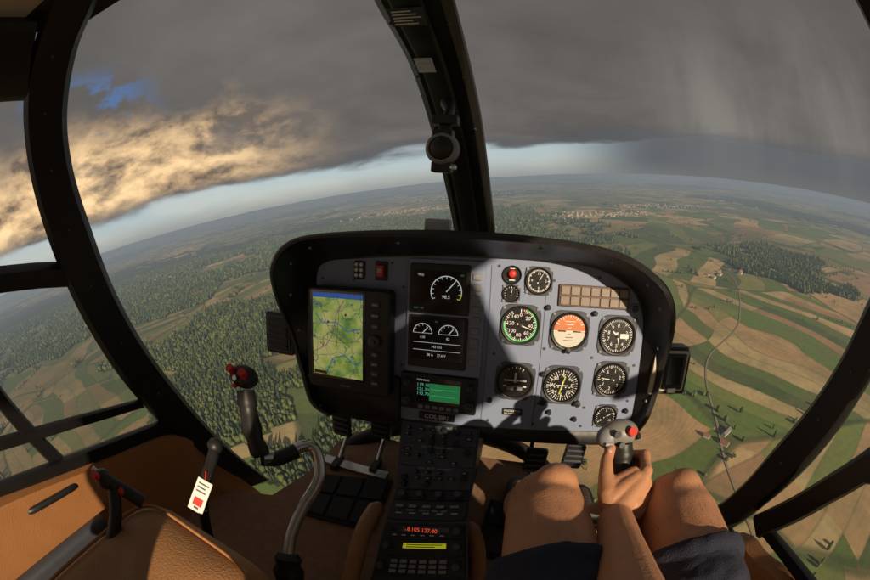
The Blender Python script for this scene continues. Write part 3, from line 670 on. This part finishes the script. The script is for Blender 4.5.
for cx,cy,cz in((.25,.775,-.825),(.465,.76,-.825)):
    b=B(); S_=[(-.05,.0,.030,.05),(-.035,.0,.040,.055),(.02,0,.041,.050),(.08,0,.045,.040),(.14,0,.048,.032),(.185,0,.040,.024),(.205,0,.02,.012)]
    n=16;vs=[];fs=[]
    for y,_,w,h in S_:
        for i in range(n):
            t=2*math.pi*i/n; vs.append((cx+w*math.cos(t),cy+y,cz-.045-.15*max(0,y)*.2+ (h if math.sin(t)>0 else .018)*math.sin(t)))
    for q in range(len(S_)-1):
        for i in range(n): fs.append((q*n+i,q*n+(i+1)%n,(q+1)*n+(i+1)%n,(q+1)*n+i))
    fs.append(list(range(n))[::-1]); fs.append([(len(S_)-1)*n+i for i in range(n)]); b.add(vs,fs,'shoe')
    for i in range(5): b.tube([(cx-.018,cy+.035+i*.02,cz-.045+.05-.0035*i),(cx,cy+.04+i*.02,cz-.035+.048-.005*i),(cx+.018,cy+.035+i*.02,cz-.045+.05-.0035*i)],.0028,'white',6)
    b.obj('shoe',parent=pilot,sub=1)
# right arm and hand
b=B()
wrist=V((.345,.368,-.408))
chain(b,[((.38,-.05,-.28),.041),((.33,.03,-.305),.046),((.322,.12,-.335),.046),((.330,.22,-.368),.040),((.340,.31,-.394),.032),(wrist,.029)])
D=V((.003,-.0125,-.0165)); I=V((.397,.444,-.368))
for i,(ls,r) in enumerate(((1,.0098),(1.05,.0098),(.98,.0092),(.82,.0082))):
    m=I+D*i
    if i==3: m+=V((-.004,-.002,0))
    p=m+V((.006,.040,.004))*ls; q=p+V((-.012,.022,-.016))*ls; t=q+V((-.023,.006,-.012))*ls
    chain(b,[(m,r*1.22),(m.lerp(p,.5),r*1.02),(p,r*1.08),(q,r*.95),(t,r*.82)])
    chain(b,[(wrist+V((-.004+.004*i,.012,.006-.004*i)),.018),(m.lerp(wrist,.45),.0155),(m,r*1.3)])
b.sphere(wrist.lerp(I+D*1.5,.55)+V((-.006,.004,-.004)),.026,'skin',12,16)
th=[(wrist+V((-.006,.018,.004)),.017),(V((.330,.412,-.388)),.0165),(V((.3265,.442,-.374)),.0125),(V((.3285,.468,-.364)),.0108),(V((.335,.486,-.353)),.009)]
chain(b,th)
# back of the hand and the web between thumb and index finger
for i in range(4):
    m_k=I+D*i; chain(b,[(wrist+V((0,.014,.004-.004*i)),.021),(wrist.lerp(m_k,.55)+V((-.004,0,0)),.0185),(m_k.lerp(wrist,.12),.0145)])
chain(b,[(V((.338,.405,-.392)),.018),(V((.356,.418,-.382)),.0165),(V((.378,.432,-.372)),.0135)])
chain(b,[(V((.334,.424,-.384)),.0145),(V((.350,.434,-.378)),.0115),(V((.374,.444,-.369)),.0105)])
chain(b,[(V((.352,.392,-.402)),.022),(V((.370,.408,-.398)),.020)])
remesh(b,'arm_and_hand',.0022,4,'skin')
b=B(); p,q=th[-2][0],th[-1][0]; b.sphere(p.lerp(q,.75)+V((-.0035,-.0045,.0065)),.0065,'nail',8,10,(.8,1.1,.5)); b.obj('thumbnail',parent=pilot)
# ------------------------------------------------------------------ terrain
def h2(ix,iy,s):
    v=np.sin(ix*127.1+iy*311.7+s*74.7)*43758.5453; return v-np.floor(v)
def vn(x,y,s=0):
    xi=np.floor(x);yi=np.floor(y);fx=x-xi;fy=y-yi;fx=fx*fx*(3-2*fx);fy=fy*fy*(3-2*fy)
    return (h2(xi,yi,s)*(1-fx)+h2(xi+1,yi,s)*fx)*(1-fy)+(h2(xi,yi+1,s)*(1-fx)+h2(xi+1,yi+1,s)*fx)*fy
def fbm(x,y,s=0,o=4):
    t=0;a_=.5;n_=0
    for i in range(o): t=t+a_*vn(x*2**i,y*2**i,s+i);n_+=a_;a_*=.5
    return t/n_
def height(x,y):
    r=np.hypot(x,y); return (fbm(x/2500,y/2500,1)-.5)*90*np.clip(r/2500,.15,1)+(fbm(x/14000,y/14000,9)-.45)*420*np.clip((r-6000)/30000,0,1)
G=[(-360,560,.36,260),(-650,1150,.12,250),(-1200,1100,-.2,400),(-2400,1400,-.2,900),(-760,450,-.3,170),(-1000,1700,-.16,500),(1450,950,.40,480),(900,1900,.22,500),(560,430,-.40,330),(280,230,-.4,260),(-1500,500,-.22,500),(650,60,-.2,200),(-150,1700,-.18,500),(-120,250,.1,150),(-900,400,-.2,220),(1900,1500,.2,500)]
def parcel(x,y,cell=230,s=3):
    wx=x+60*(vn(x/400,y/400,21)-.5);wy=y+60*(vn(x/400,y/400,22)-.5)
    gx=np.floor(wx/cell);gy=np.floor(wy/cell);best=np.full(x.shape,1e18);bx=np.zeros_like(x);by=np.zeros_like(x)
    for i in(-1,0,1):
        for j in(-1,0,1):
            cx=(gx+i+.15+.7*h2(gx+i,gy+j,s))*cell;cy=(gy+j+.15+.7*h2(gx+i,gy+j,s+5))*cell
            d_=(cx-wx)**2+(cy-wy)**2;m_2=d_<best;best=np.where(m_2,d_,best);bx=np.where(m_2,cx,bx);by=np.where(m_2,cy,by)
    return bx,by
def forest(x,y):
    bx,by=parcel(x,y); f=fbm(bx/1700,by/1700,5,3)
    for gx,gy,a_,r_ in G: f=f+a_*np.exp(-((bx-gx)**2+(by-gy)**2)/r_**2)
    f=f+.10*(h2(np.floor(bx),np.floor(by),8)-.5)+.16*(vn(x/90,y/90,31)-.5)
    return (f>.55).astype(float)
def npmesh(name,co,faces,mats,attrs={}):
    me=bpy.data.meshes.new(name); nf,k=faces.shape
    me.vertices.add(len(co)); me.vertices.foreach_set('co',co.astype(np.float32).ravel())
    me.loops.add(nf*k); me.loops.foreach_set('vertex_index',faces.astype(np.int32).ravel())
    me.polygons.add(nf); me.polygons.foreach_set('loop_start',np.arange(0,nf*k,k,dtype=np.int32))
    try: me.polygons.foreach_set('loop_total',np.full(nf,k,dtype=np.int32))
    except Exception: pass
    me.polygons.foreach_set('use_smooth',np.ones(nf,dtype=bool))
    for n_,v in attrs.items():
        at=me.attributes.new(n_,'FLOAT','POINT'); at.data.foreach_set('value',v.astype(np.float32))
    me.update(calc_edges=True); me.validate()
    for m in mats: me.materials.append(m)
    o=bpy.data.objects.new(name,me); sc.collection.objects.link(o); return o
NR,NA=380,840
rad=25*np.exp(np.linspace(0,math.log(110000/25),NR)); an=np.linspace(0,2*math.pi,NA,endpoint=False)
Rr,An=np.meshgrid(rad,an,indexing='ij'); X=(Rr*np.cos(An)).ravel();Yy=(Rr*np.sin(An)).ravel()
co=np.stack([X,Yy,height(X,Yy)],1)
i,j=np.meshgrid(np.arange(NR-1),np.arange(NA),indexing='ij'); i=i.ravel();j=j.ravel();j2=(j+1)%NA
F=np.stack([i*NA+j,(i+1)*NA+j,(i+1)*NA+j2,i*NA+j2],1)
class NT:
    def __init__(s,nt): s.nt=nt
    def n(s,t,**k):
        q=s.nt.nodes.new(t)
        for a_,v in k.items(): setattr(q,a_,v)
        return q
    def put(s,sock,v):
        if isinstance(v,(int,float)): sock.default_value=v
        elif isinstance(v,tuple): sock.default_value=v if len(v)==len(sock.default_value) else (*v,1)
        elif v is not None: s.nt.links.new(v,sock)
    def m(s,op,a_,b_=None,c_=None):
        q=s.n('ShaderNodeMath',operation=op); s.put(q.inputs[0],a_)
        if b_ is not None: s.put(q.inputs[1],b_)
        if c_ is not None: s.put(q.inputs[2],c_)
        return q.outputs[0]
    def sm(s,v,a_,b_,c_=0.,d_=1.):
        q=s.n('ShaderNodeMapRange',interpolation_type='SMOOTHSTEP'); s.put(q.inputs[0],v)
        for i_,w in enumerate((a_,b_,c_,d_)): s.put(q.inputs[i_+1],float(w) if isinstance(w,(int,float)) else w)
        return q.outputs[0]
    def mix(s,f,a_,b_,bt='MIX'):
        q=s.n('ShaderNodeMix',data_type='RGBA',blend_type=bt); s.put(q.inputs[0],f); s.put(q.inputs[6],a_); s.put(q.inputs[7],b_); return q.outputs[2]
    def vm(s,op,a_,b_=None,sc_=None):
        q=s.n('ShaderNodeVectorMath',operation=op); s.put(q.inputs[0],a_)
        if b_ is not None: s.put(q.inputs[1],b_)
        if sc_ is not None: s.put(q.inputs['Scale'],sc_)
        return q.outputs[0]
    def noise(s,v,scale,detail=5,dist=0.,rough=.5):
        q=s.n('ShaderNodeTexNoise'); s.put(q.inputs['Vector'],v); q.inputs['Scale'].default_value=scale; q.inputs['Detail'].default_value=detail; q.inputs['Distortion'].default_value=dist; q.inputs['Roughness'].default_value=rough
        return q.outputs[0],q.outputs[1]
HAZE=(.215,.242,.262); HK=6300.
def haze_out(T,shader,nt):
    # aerial perspective: haze glow painted into each surface, growing with distance from the origin
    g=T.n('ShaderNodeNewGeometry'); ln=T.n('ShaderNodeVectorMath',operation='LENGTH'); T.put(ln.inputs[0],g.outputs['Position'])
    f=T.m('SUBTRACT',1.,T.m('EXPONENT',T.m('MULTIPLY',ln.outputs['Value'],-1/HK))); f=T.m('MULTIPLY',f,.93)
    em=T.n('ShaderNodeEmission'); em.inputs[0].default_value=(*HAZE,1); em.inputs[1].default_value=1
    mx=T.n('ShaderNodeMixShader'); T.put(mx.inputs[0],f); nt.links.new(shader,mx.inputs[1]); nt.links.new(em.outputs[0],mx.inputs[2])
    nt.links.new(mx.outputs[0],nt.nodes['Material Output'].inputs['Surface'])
m,nt,bs=nmat('farmland'); T=NT(nt); bs.inputs['Roughness'].default_value=.95; bs.inputs['Specular IOR Level'].default_value=.1
g=T.n('ShaderNodeNewGeometry'); pos=g.outputs['Position']
_,nc=T.noise(pos,1/600.,2); wpos=T.vm('ADD',pos,T.vm('SCALE',nc,None,380.)); flat=T.vm('MULTIPLY',wpos,(1.,1.,0.))
v=T.n('ShaderNodeTexVoronoi'); T.put(v.inputs['Vector'],flat); v.inputs['Scale'].default_value=1/560.
sp=T.n('ShaderNodeSeparateColor'); T.put(sp.inputs[0],v.outputs['Color'])
ve=T.n('ShaderNodeTexVoronoi',feature='DISTANCE_TO_EDGE'); T.put(ve.inputs['Vector'],flat); ve.inputs['Scale'].default_value=1/560.
# each block of land is ploughed in strips along its own direction
ang=T.m('MULTIPLY',sp.outputs[0],3.14159); rt=T.n('ShaderNodeVectorRotate',rotation_type='Z_AXIS'); T.put(rt.inputs['Vector'],flat); T.put(rt.inputs['Angle'],ang)
sq=T.n('ShaderNodeSeparateXYZ'); T.put(sq.inputs[0],rt.outputs[0]); wd=T.sm(sp.outputs[1],.05,.85,40.,300.); wl=T.sm(sp.outputs[2],0,1,190.,520.)
uu=T.m('DIVIDE',sq.outputs[0],wd); vv=T.m('DIVIDE',sq.outputs[1],wl)
cid=T.n('ShaderNodeCombineXYZ'); T.put(cid.inputs[0],T.m('FLOOR',uu)); T.put(cid.inputs[1],T.m('FLOOR',vv)); T.put(cid.inputs[2],T.m('MULTIPLY',sp.outputs[0],97.))
wn=T.n('ShaderNodeTexWhiteNoise',noise_dimensions='3D'); T.put(wn.inputs['Vector'],cid.outputs[0])
ramp=T.n('ShaderNodeValToRGB'); ramp.color_ramp.interpolation='CONSTANT'; T.put(ramp.inputs[0],wn.outputs['Value'])
cols=[(0,(.12,.175,.045)),(.14,(.48,.32,.165)),(.28,(.19,.24,.065)),(.38,(.075,.12,.035)),(.48,(.56,.40,.21)),(.60,(.26,.26,.09)),(.69,(.37,.235,.13)),(.79,(.13,.205,.05)),(.91,(.50,.39,.20))]
e=ramp.color_ramp.elements; e[0].color=(*cols[0][1],1); e[1].position=cols[1][0]; e[1].color=(*cols[1][1],1)
for p_,c_ in cols[2:]: q=e.new(p_); q.color=(*c_,1)
fu=T.m('ABSOLUTE',T.m('SUBTRACT',T.m('FRACT',uu),.5)); edge=T.sm(T.m('MULTIPLY',T.m('SUBTRACT',.5,fu),wd),1.,5.,1,0)
edge2=T.sm(ve.outputs['Distance'],.005,.022,1,0)
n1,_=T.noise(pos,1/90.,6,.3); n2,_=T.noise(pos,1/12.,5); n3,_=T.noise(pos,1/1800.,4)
col=T.mix(T.m('MULTIPLY',edge,.4),ramp.outputs[0],(.11,.13,.05))
col=T.mix(T.m('MULTIPLY',edge2,.8),col,(.06,.085,.03))
col=T.mix(T.sm(n1,.35,.7,0,.5),col,(.17,.165,.075))
col=T.mix(T.sm(n3,.42,.60,0,.6),col,(.08,.105,.04))  # broad dark patches painted into the land colour in place of cloud shadows
wv_=T.m('SINE',T.m('MULTIPLY',sq.outputs[0],1.1)); col=T.mix(1.,col,T.mix(T.m('MULTIPLY_ADD',wv_,.5,.5),(.93,.93,.93),(1.05,1.05,1.05)),'MULTIPLY')
col=T.mix(1.,col,T.mix(n2,(.72,.72,.72),(1.25,1.25,1.25)),'MULTIPLY')
at=T.n('ShaderNodeAttribute',attribute_name='forest'); fr=T.sm(at.outputs['Fac'],.35,.6)
fcol=T.mix(T.sm(n2,.35,.65),(.022,.034,.014),(.065,.085,.03))
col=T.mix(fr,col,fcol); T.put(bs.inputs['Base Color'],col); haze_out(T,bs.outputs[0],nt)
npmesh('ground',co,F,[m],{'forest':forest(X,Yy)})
def treemat():
    m,nt,bs=nmat('tree_foliage'); T=NT(nt); bs.inputs['Roughness'].default_value=.9; bs.inputs['Specular IOR Level'].default_value=.1
    at=T.n('ShaderNodeAttribute',attribute_name='tint'); g=T.n('ShaderNodeNewGeometry'); n2,_=T.noise(g.outputs['Position'],.5,3)
    c=T.mix(at.outputs['Fac'],(.032,.055,.018),(.15,.17,.05)); c=T.mix(1.,c,T.mix(n2,(.6,.6,.6),(1.35,1.35,1.35)),'MULTIPLY')
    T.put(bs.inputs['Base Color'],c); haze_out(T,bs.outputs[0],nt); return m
TM=treemat()
def scatter(sp,r0,r1):
    n_=int(r1/sp); gx,gy=np.meshgrid(np.arange(-n_,n_)*sp,np.arange(int(-700/sp),n_)*sp); x=gx.ravel()+rng.uniform(-.5,.5,gx.size)*sp;y=gy.ravel()+rng.uniform(-.5,.5,gx.size)*sp
    r=np.hypot(x,y); azm=np.abs(np.arctan2(x,y)); k_=(r>=r0)&(r<r1)&(azm<1.75); x=x[k_];y=y[k_]; f=forest(x,y)>.5; return x[f],y[f]
parts=[]
for sp_,r0,r1,s_ in((8.5,80,1100,1.),(14,1100,2200,1.5),(26,2200,4200,2.6)):
    x,y=scatter(sp_,r0,r1); parts.append((x,y,np.full(x.size,s_)))
n_=60000; x=rng.uniform(-2200,2200,n_); y=rng.uniform(-500,2600,n_); bx,by=parcel(x,y); bx2,by2=parcel(x+9,y+7)
k_=((bx!=bx2)|(by!=by2))&(h2(np.floor(bx+bx2),np.floor(by+by2),3)>.5)|((rng.random(n_)<.005)&(np.hypot(x,y)>500)); parts.append((x[k_],y[k_],rng.uniform(.45,.9,k_.sum())))
tx_=np.concatenate([p[0] for p in parts]);ty=np.concatenate([p[1] for p in parts]);ts=np.concatenate([p[2] for p in parts])
ph=(1+5**.5)/2; iv=np.array([(-1,ph,0),(1,ph,0),(-1,-ph,0),(1,-ph,0),(0,-1,ph),(0,1,ph),(0,-1,-ph),(0,1,-ph),(ph,0,-1),(ph,0,1),(-ph,0,-1),(-ph,0,1)])/math.sqrt(1+ph*ph)
iff=np.array([(0,11,5),(0,5,1),(0,1,7),(0,7,10),(0,10,11),(1,5,9),(5,11,4),(11,10,2),(10,7,6),(7,1,8),(3,9,4),(3,4,2),(3,2,6),(3,6,8),(3,8,9),(4,9,5),(2,4,11),(6,2,10),(8,6,7),(9,8,1)])
N_=tx_.size; con_=rng.random(N_)<(.35+.4*vn(tx_/250,ty/250,44)); con_[-int(k_.sum()):]&=rng.random(int(k_.sum()))<.15
w_=ts*np.where(con_,3.0,4.6)*rng.uniform(.7,1.3,N_); hh=ts**.6*np.where(con_,9.,6.2)*rng.uniform(.75,1.3,N_)
P=iv[None]*rng.uniform(.72,1.25,(N_,12,1)); tz=(P[:,:,2]+1)/2; taper=np.where(con_[:,None],1.15-.85*tz,1.0)
px=P[:,:,0]*w_[:,None]*taper+tx_[:,None];py=P[:,:,1]*w_[:,None]*taper+ty[:,None];pz=P[:,:,2]*hh[:,None]+(height(tx_,ty)+hh*.85)[:,None]
cot=np.stack([px.ravel(),py.ravel(),pz.ravel()],1); ft=(iff[None]+(np.arange(N_)*12)[:,None,None]).reshape(-1,3)
tint=np.clip(np.where(con_,.15,.5)+rng.normal(0,.2,N_)+.3*(vn(tx_/120,ty/120,51)-.5),0,1)
npmesh('forest',cot,ft,[TM],{'tint':np.repeat(tint,12)})
def hz_mat(name,col,rough=.9):
    m,nt,bs=nmat(name); T=NT(nt); g=T.n('ShaderNodeNewGeometry'); n,_=T.noise(g.outputs['Position'],.3,4)
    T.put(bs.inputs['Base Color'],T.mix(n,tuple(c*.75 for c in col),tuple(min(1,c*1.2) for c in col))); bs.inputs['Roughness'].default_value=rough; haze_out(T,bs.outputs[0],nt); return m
RM=hz_mat('road_surface',(.27,.22,.16)); K['wallm']=hz_mat('house_wall',(.55,.51,.44)); K['roofm']=hz_mat('tile_roof',(.28,.12,.08)); K['roofg']=hz_mat('slate_roof',(.16,.15,.15))
def road(pts,w):
    P=cr([(x,y,0) for x,y in pts],24); x=np.array([p.x for p in P]);y=np.array([p.y for p in P]); dx=np.gradient(x);dy=np.gradient(y);L=np.hypot(dx,dy);nx_=-dy/L*w/2;ny_=dx/L*w/2
    A=np.stack([x+nx_,y+ny_,height(x+nx_,y+ny_)+.9],1);C=np.stack([x-nx_,y-ny_,height(x-nx_,y-ny_)+.9],1);n_=len(x)
    npmesh('road',np.concatenate([A,C]),np.array([[i_,i_+n_,i_+n_+1,i_+1] for i_ in range(n_-1)]),[RM])
road([(250,-200),(330,150),(395,300),(520,480),(780,620),(1100,1000),(1250,1700),(1330,2800)],3.6)
road([(-2500,500),(-1500,900),(-700,1500),(-200,2300),(300,3400),(1330,2800)],7)
road([(-1800,200),(-1100,520),(-650,950),(-500,1600),(-700,2600)],4)
def house(b,x,y,w,l,h,r,roof):
    z=float(height(np.array([x]),np.array([y]))[0]); c,s=math.cos(r),math.sin(r)
    q=lambda u,v,k_:(x+u*c-v*s,y+u*s+v*c,z+k_)
    W=w/2;L=l/2
    b.add([q(-W,-L,-1),q(W,-L,-1),q(W,L,-1),q(-W,L,-1),q(-W,-L,h),q(W,-L,h),q(W,L,h),q(-W,L,h),q(0,-L,h+W*.8),q(0,L,h+W*.8)],[(0,1,5,8,4),(2,3,7,9,6),(1,2,6,5),(3,0,4,7)],'wallm')
    e_=.6;b.add([q(-W-e_,-L-e_,h-.4),q(0,-L-e_,h+W*.8+.1),q(0,L+e_,h+W*.8+.1),q(-W-e_,L+e_,h-.4),q(W+e_,-L-e_,h-.4),q(W+e_,L+e_,h-.4)],[(0,1,2,3),(1,4,5,2)],roof)
    for k_ in(-.3,.25): b.add([q(W+.05,L*k_-1,1),q(W+.05,L*k_+.8,1),q(W+.05,L*k_+.8,2.6),q(W+.05,L*k_-1,2.6)],[(0,1,2,3)],'dgrey')
for x,y,w,l,r,rf in((379,262,9,15,.4,'roofm'),(398,280,8,22,1.9,'roofg'),(362,290,7,11,.5,'roofm')):
    b=B(); house(b,x,y,w,l,4.5,r,rf); b.obj('farmhouse',smooth=False)
random.seed(11)
for cx,cy,R_,n_ in((1250,2750,420,110),(-300,4600,500,80),(-2500,2600,300,50),(2600,3400,450,80),(600,7000,900,120),(1050,950,90,8)):
    b=B()
    for _ in range(n_):
        t=random.random()*6.28;q=R_*random.random()**.7; house(b,cx+q*math.cos(t)*1.6,cy+q*math.sin(t)*.6,random.uniform(8,13),random.uniform(11,24),random.uniform(4,7),random.random()*3,random.choice(['roofm','roofg','roofm']))
    b.obj('village',smooth=False)
# ------------------------------------------------------------------ sky and sun
sunv=V((.258,-.899,.353)).normalized()
w=bpy.data.worlds.new('World'); sc.world=w; w.use_nodes=True; nt=w.node_tree; nt.nodes.clear(); T=NT(nt)
try: w.cycles.sampling_method='MANUAL'; w.cycles.sample_map_resolution=256
except Exception: pass
tc=T.n('ShaderNodeTexCoord'); dv=tc.outputs['Generated']; sx=T.n('ShaderNodeSeparateXYZ'); T.put(sx.inputs[0],dv); dx,dy,dz=sx.outputs
sky=T.n('ShaderNodeTexSky'); sky.sky_type='NISHITA'; sky.sun_disc=False; sky.sun_elevation=math.asin(sunv.z); sky.sun_rotation=math.atan2(sunv.x,sunv.y)
zz=T.m('ADD',T.m('MAXIMUM',dz,0.),.16)
cx_=T.n('ShaderNodeCombineXYZ'); T.put(cx_.inputs[0],T.m('DIVIDE',dx,zz)); T.put(cx_.inputs[1],T.m('DIVIDE',dy,zz)); pl=cx_.outputs[0]
st=T.vm('MULTIPLY',dv,(1.,1.,2.0))
n1,_=T.noise(pl,.7,6,.2,.55); n1b,_=T.noise(T.vm('ADD',pl,(.10,-.14,0.)),.7,6,.2,.55)
nA,_=T.noise(st,3.6,9,.15,.58); nB,_=T.noise(T.vm('ADD',st,(.028,-.03,.055)),3.6,9,.15,.58)
rel=T.m('MULTIPLY_ADD',T.m('SUBTRACT',nA,nB),5.,.5); rel=T.m('MINIMUM',T.m('MAXIMUM',rel,0.),1.)
rel2=T.m('MULTIPLY_ADD',T.m('SUBTRACT',n1,n1b),2.6,.5); rel2=T.m('MINIMUM',T.m('MAXIMUM',rel2,0.),1.)
left=T.m('MULTIPLY',dx,-1.)
base=T.mix(n1,(.235,.217,.202),(.056,.053,.054))
base=T.mix(.8,base,T.mix(rel2,(.58,.58,.60),(1.45,1.42,1.37)),'MULTIPLY')
base=T.mix(T.sm(dx,-.1,.7,0,.4),base,(.052,.048,.048))
# rain shafts to the right
n4,_=T.noise(T.vm('MULTIPLY',dv,(5.,5.,.9)),1.,5,.2)
rain=T.m('MULTIPLY',T.sm(T.m('ADD',dx,T.m('MULTIPLY',dz,.25)),.50,.78),T.sm(dz,-.02,.60,1,0))
base=T.mix(T.m('MULTIPLY',rain,T.sm(n4,.3,.60,.3,1.)),base,(.27,.25,.225))
# sun-lit billows low on the left
bandz=T.m('MULTIPLY',T.sm(dz,.05,.10),T.sm(T.m('ADD',dz,T.m('MULTIPLY',T.m('SUBTRACT',nA,.5),.35)),.21,.35,1,0))
litm=T.m('MULTIPLY',T.m('MULTIPLY',bandz,T.sm(left,.16,.62)),T.sm(nA,.33,.48,.3,1.))
base=T.mix(T.m('MULTIPLY',litm,.96),base,T.mix(rel,(.20,.14,.10),(1.2,.82,.43)))
hole=T.m('MULTIPLY',T.m('MULTIPLY',T.sm(dz,.26,.31),T.sm(dz,.38,.46,1,0)),T.m('MULTIPLY',T.m('MULTIPLY',T.sm(left,.58,.70),T.sm(left,.80,.86,1,0)),T.sm(nA,.50,.57)))
base=T.mix(T.m('MULTIPLY',hole,.85),base,(.10,.19,.38))
# clear strip under the cloud base
ns,_=T.noise(T.vm('MULTIPLY',dv,(3.2,3.2,14.)),1.,7,.3)
thr=T.m('ADD',T.sm(left,.0,.85,.078,.070),T.m('MULTIPLY',T.m('SUBTRACT',ns,.5),.10))
cm=T.sm(T.m('SUBTRACT',dz,thr),-.012,.016)
cm=T.m('MAXIMUM',cm,T.sm(dx,.28,.62,0,.95))
under=T.mix(T.sm(T.m('SUBTRACT',dz,thr),.0,.05,.75,0),base,(.105,.115,.13))
clear=T.mix(T.sm(dz,-.01,.05),HAZE,(.28,.34,.39)); clear=T.mix(T.m('MULTIPLY',T.sm(ns,.45,.62),T.sm(left,-.2,.8,.2,.5)),clear,(.44,.43,.40))
lowc=T.mix(T.sm(dx,.3,.75),HAZE,(.165,.17,.165))
cl=T.mix(cm,clear,under); cl=T.mix(T.sm(dz,-.02,.045),lowc,cl)
bg=T.n('ShaderNodeBackground'); T.put(bg.inputs[0],cl); bg.inputs[1].default_value=1.0
bn=T.n('ShaderNodeBackground'); T.put(bn.inputs[0],sky.outputs[0]); T.put(bn.inputs[1],T.m('MULTIPLY',T.sm(cm,0.,1.,1,0),.03))
ad=T.n('ShaderNodeAddShader'); nt.links.new(bg.outputs[0],ad.inputs[0]); nt.links.new(bn.outputs[0],ad.inputs[1])
ow=T.n('ShaderNodeOutputWorld'); nt.links.new(ad.outputs[0],ow.inputs[0])
L=bpy.data.lights.new('sun','SUN'); L.energy=5; L.angle=math.radians(1.); L.color=(1,.80,.55); so=bpy.data.objects.new('sun',L); sc.collection.objects.link(so)
so.rotation_euler=sunv.to_track_quat('Z','Y').to_euler(); so.location=(0,0,ALT+50)
# ------------------------------------------------------------------ camera (15.3 mm full-frame fisheye)
cd=bpy.data.cameras.new('camera'); cam=bpy.data.objects.new('camera',cd); sc.collection.objects.link(cam); sc.camera=cam
cd.type='PANO'; cd.sensor_width=36; cd.sensor_height=24; cd.clip_start=.01; cd.clip_end=300000
for tgt in (cd,getattr(cd,'cycles',None)):
    if tgt is None: continue
    try:
        tgt.panorama_type='FISHEYE_EQUISOLID'; tgt.fisheye_lens=15.31; tgt.fisheye_fov=math.pi
    except Exception as ex: print('cam',ex)
CW=Matrix.Rotation(math.radians(-16.8),4,'X')@Matrix.Rotation(math.radians(6.3),4,'Y')
cam.matrix_world=Matrix.Translation((0,0,ALT))@CW@Matrix.Rotation(math.pi/2,4,'X')
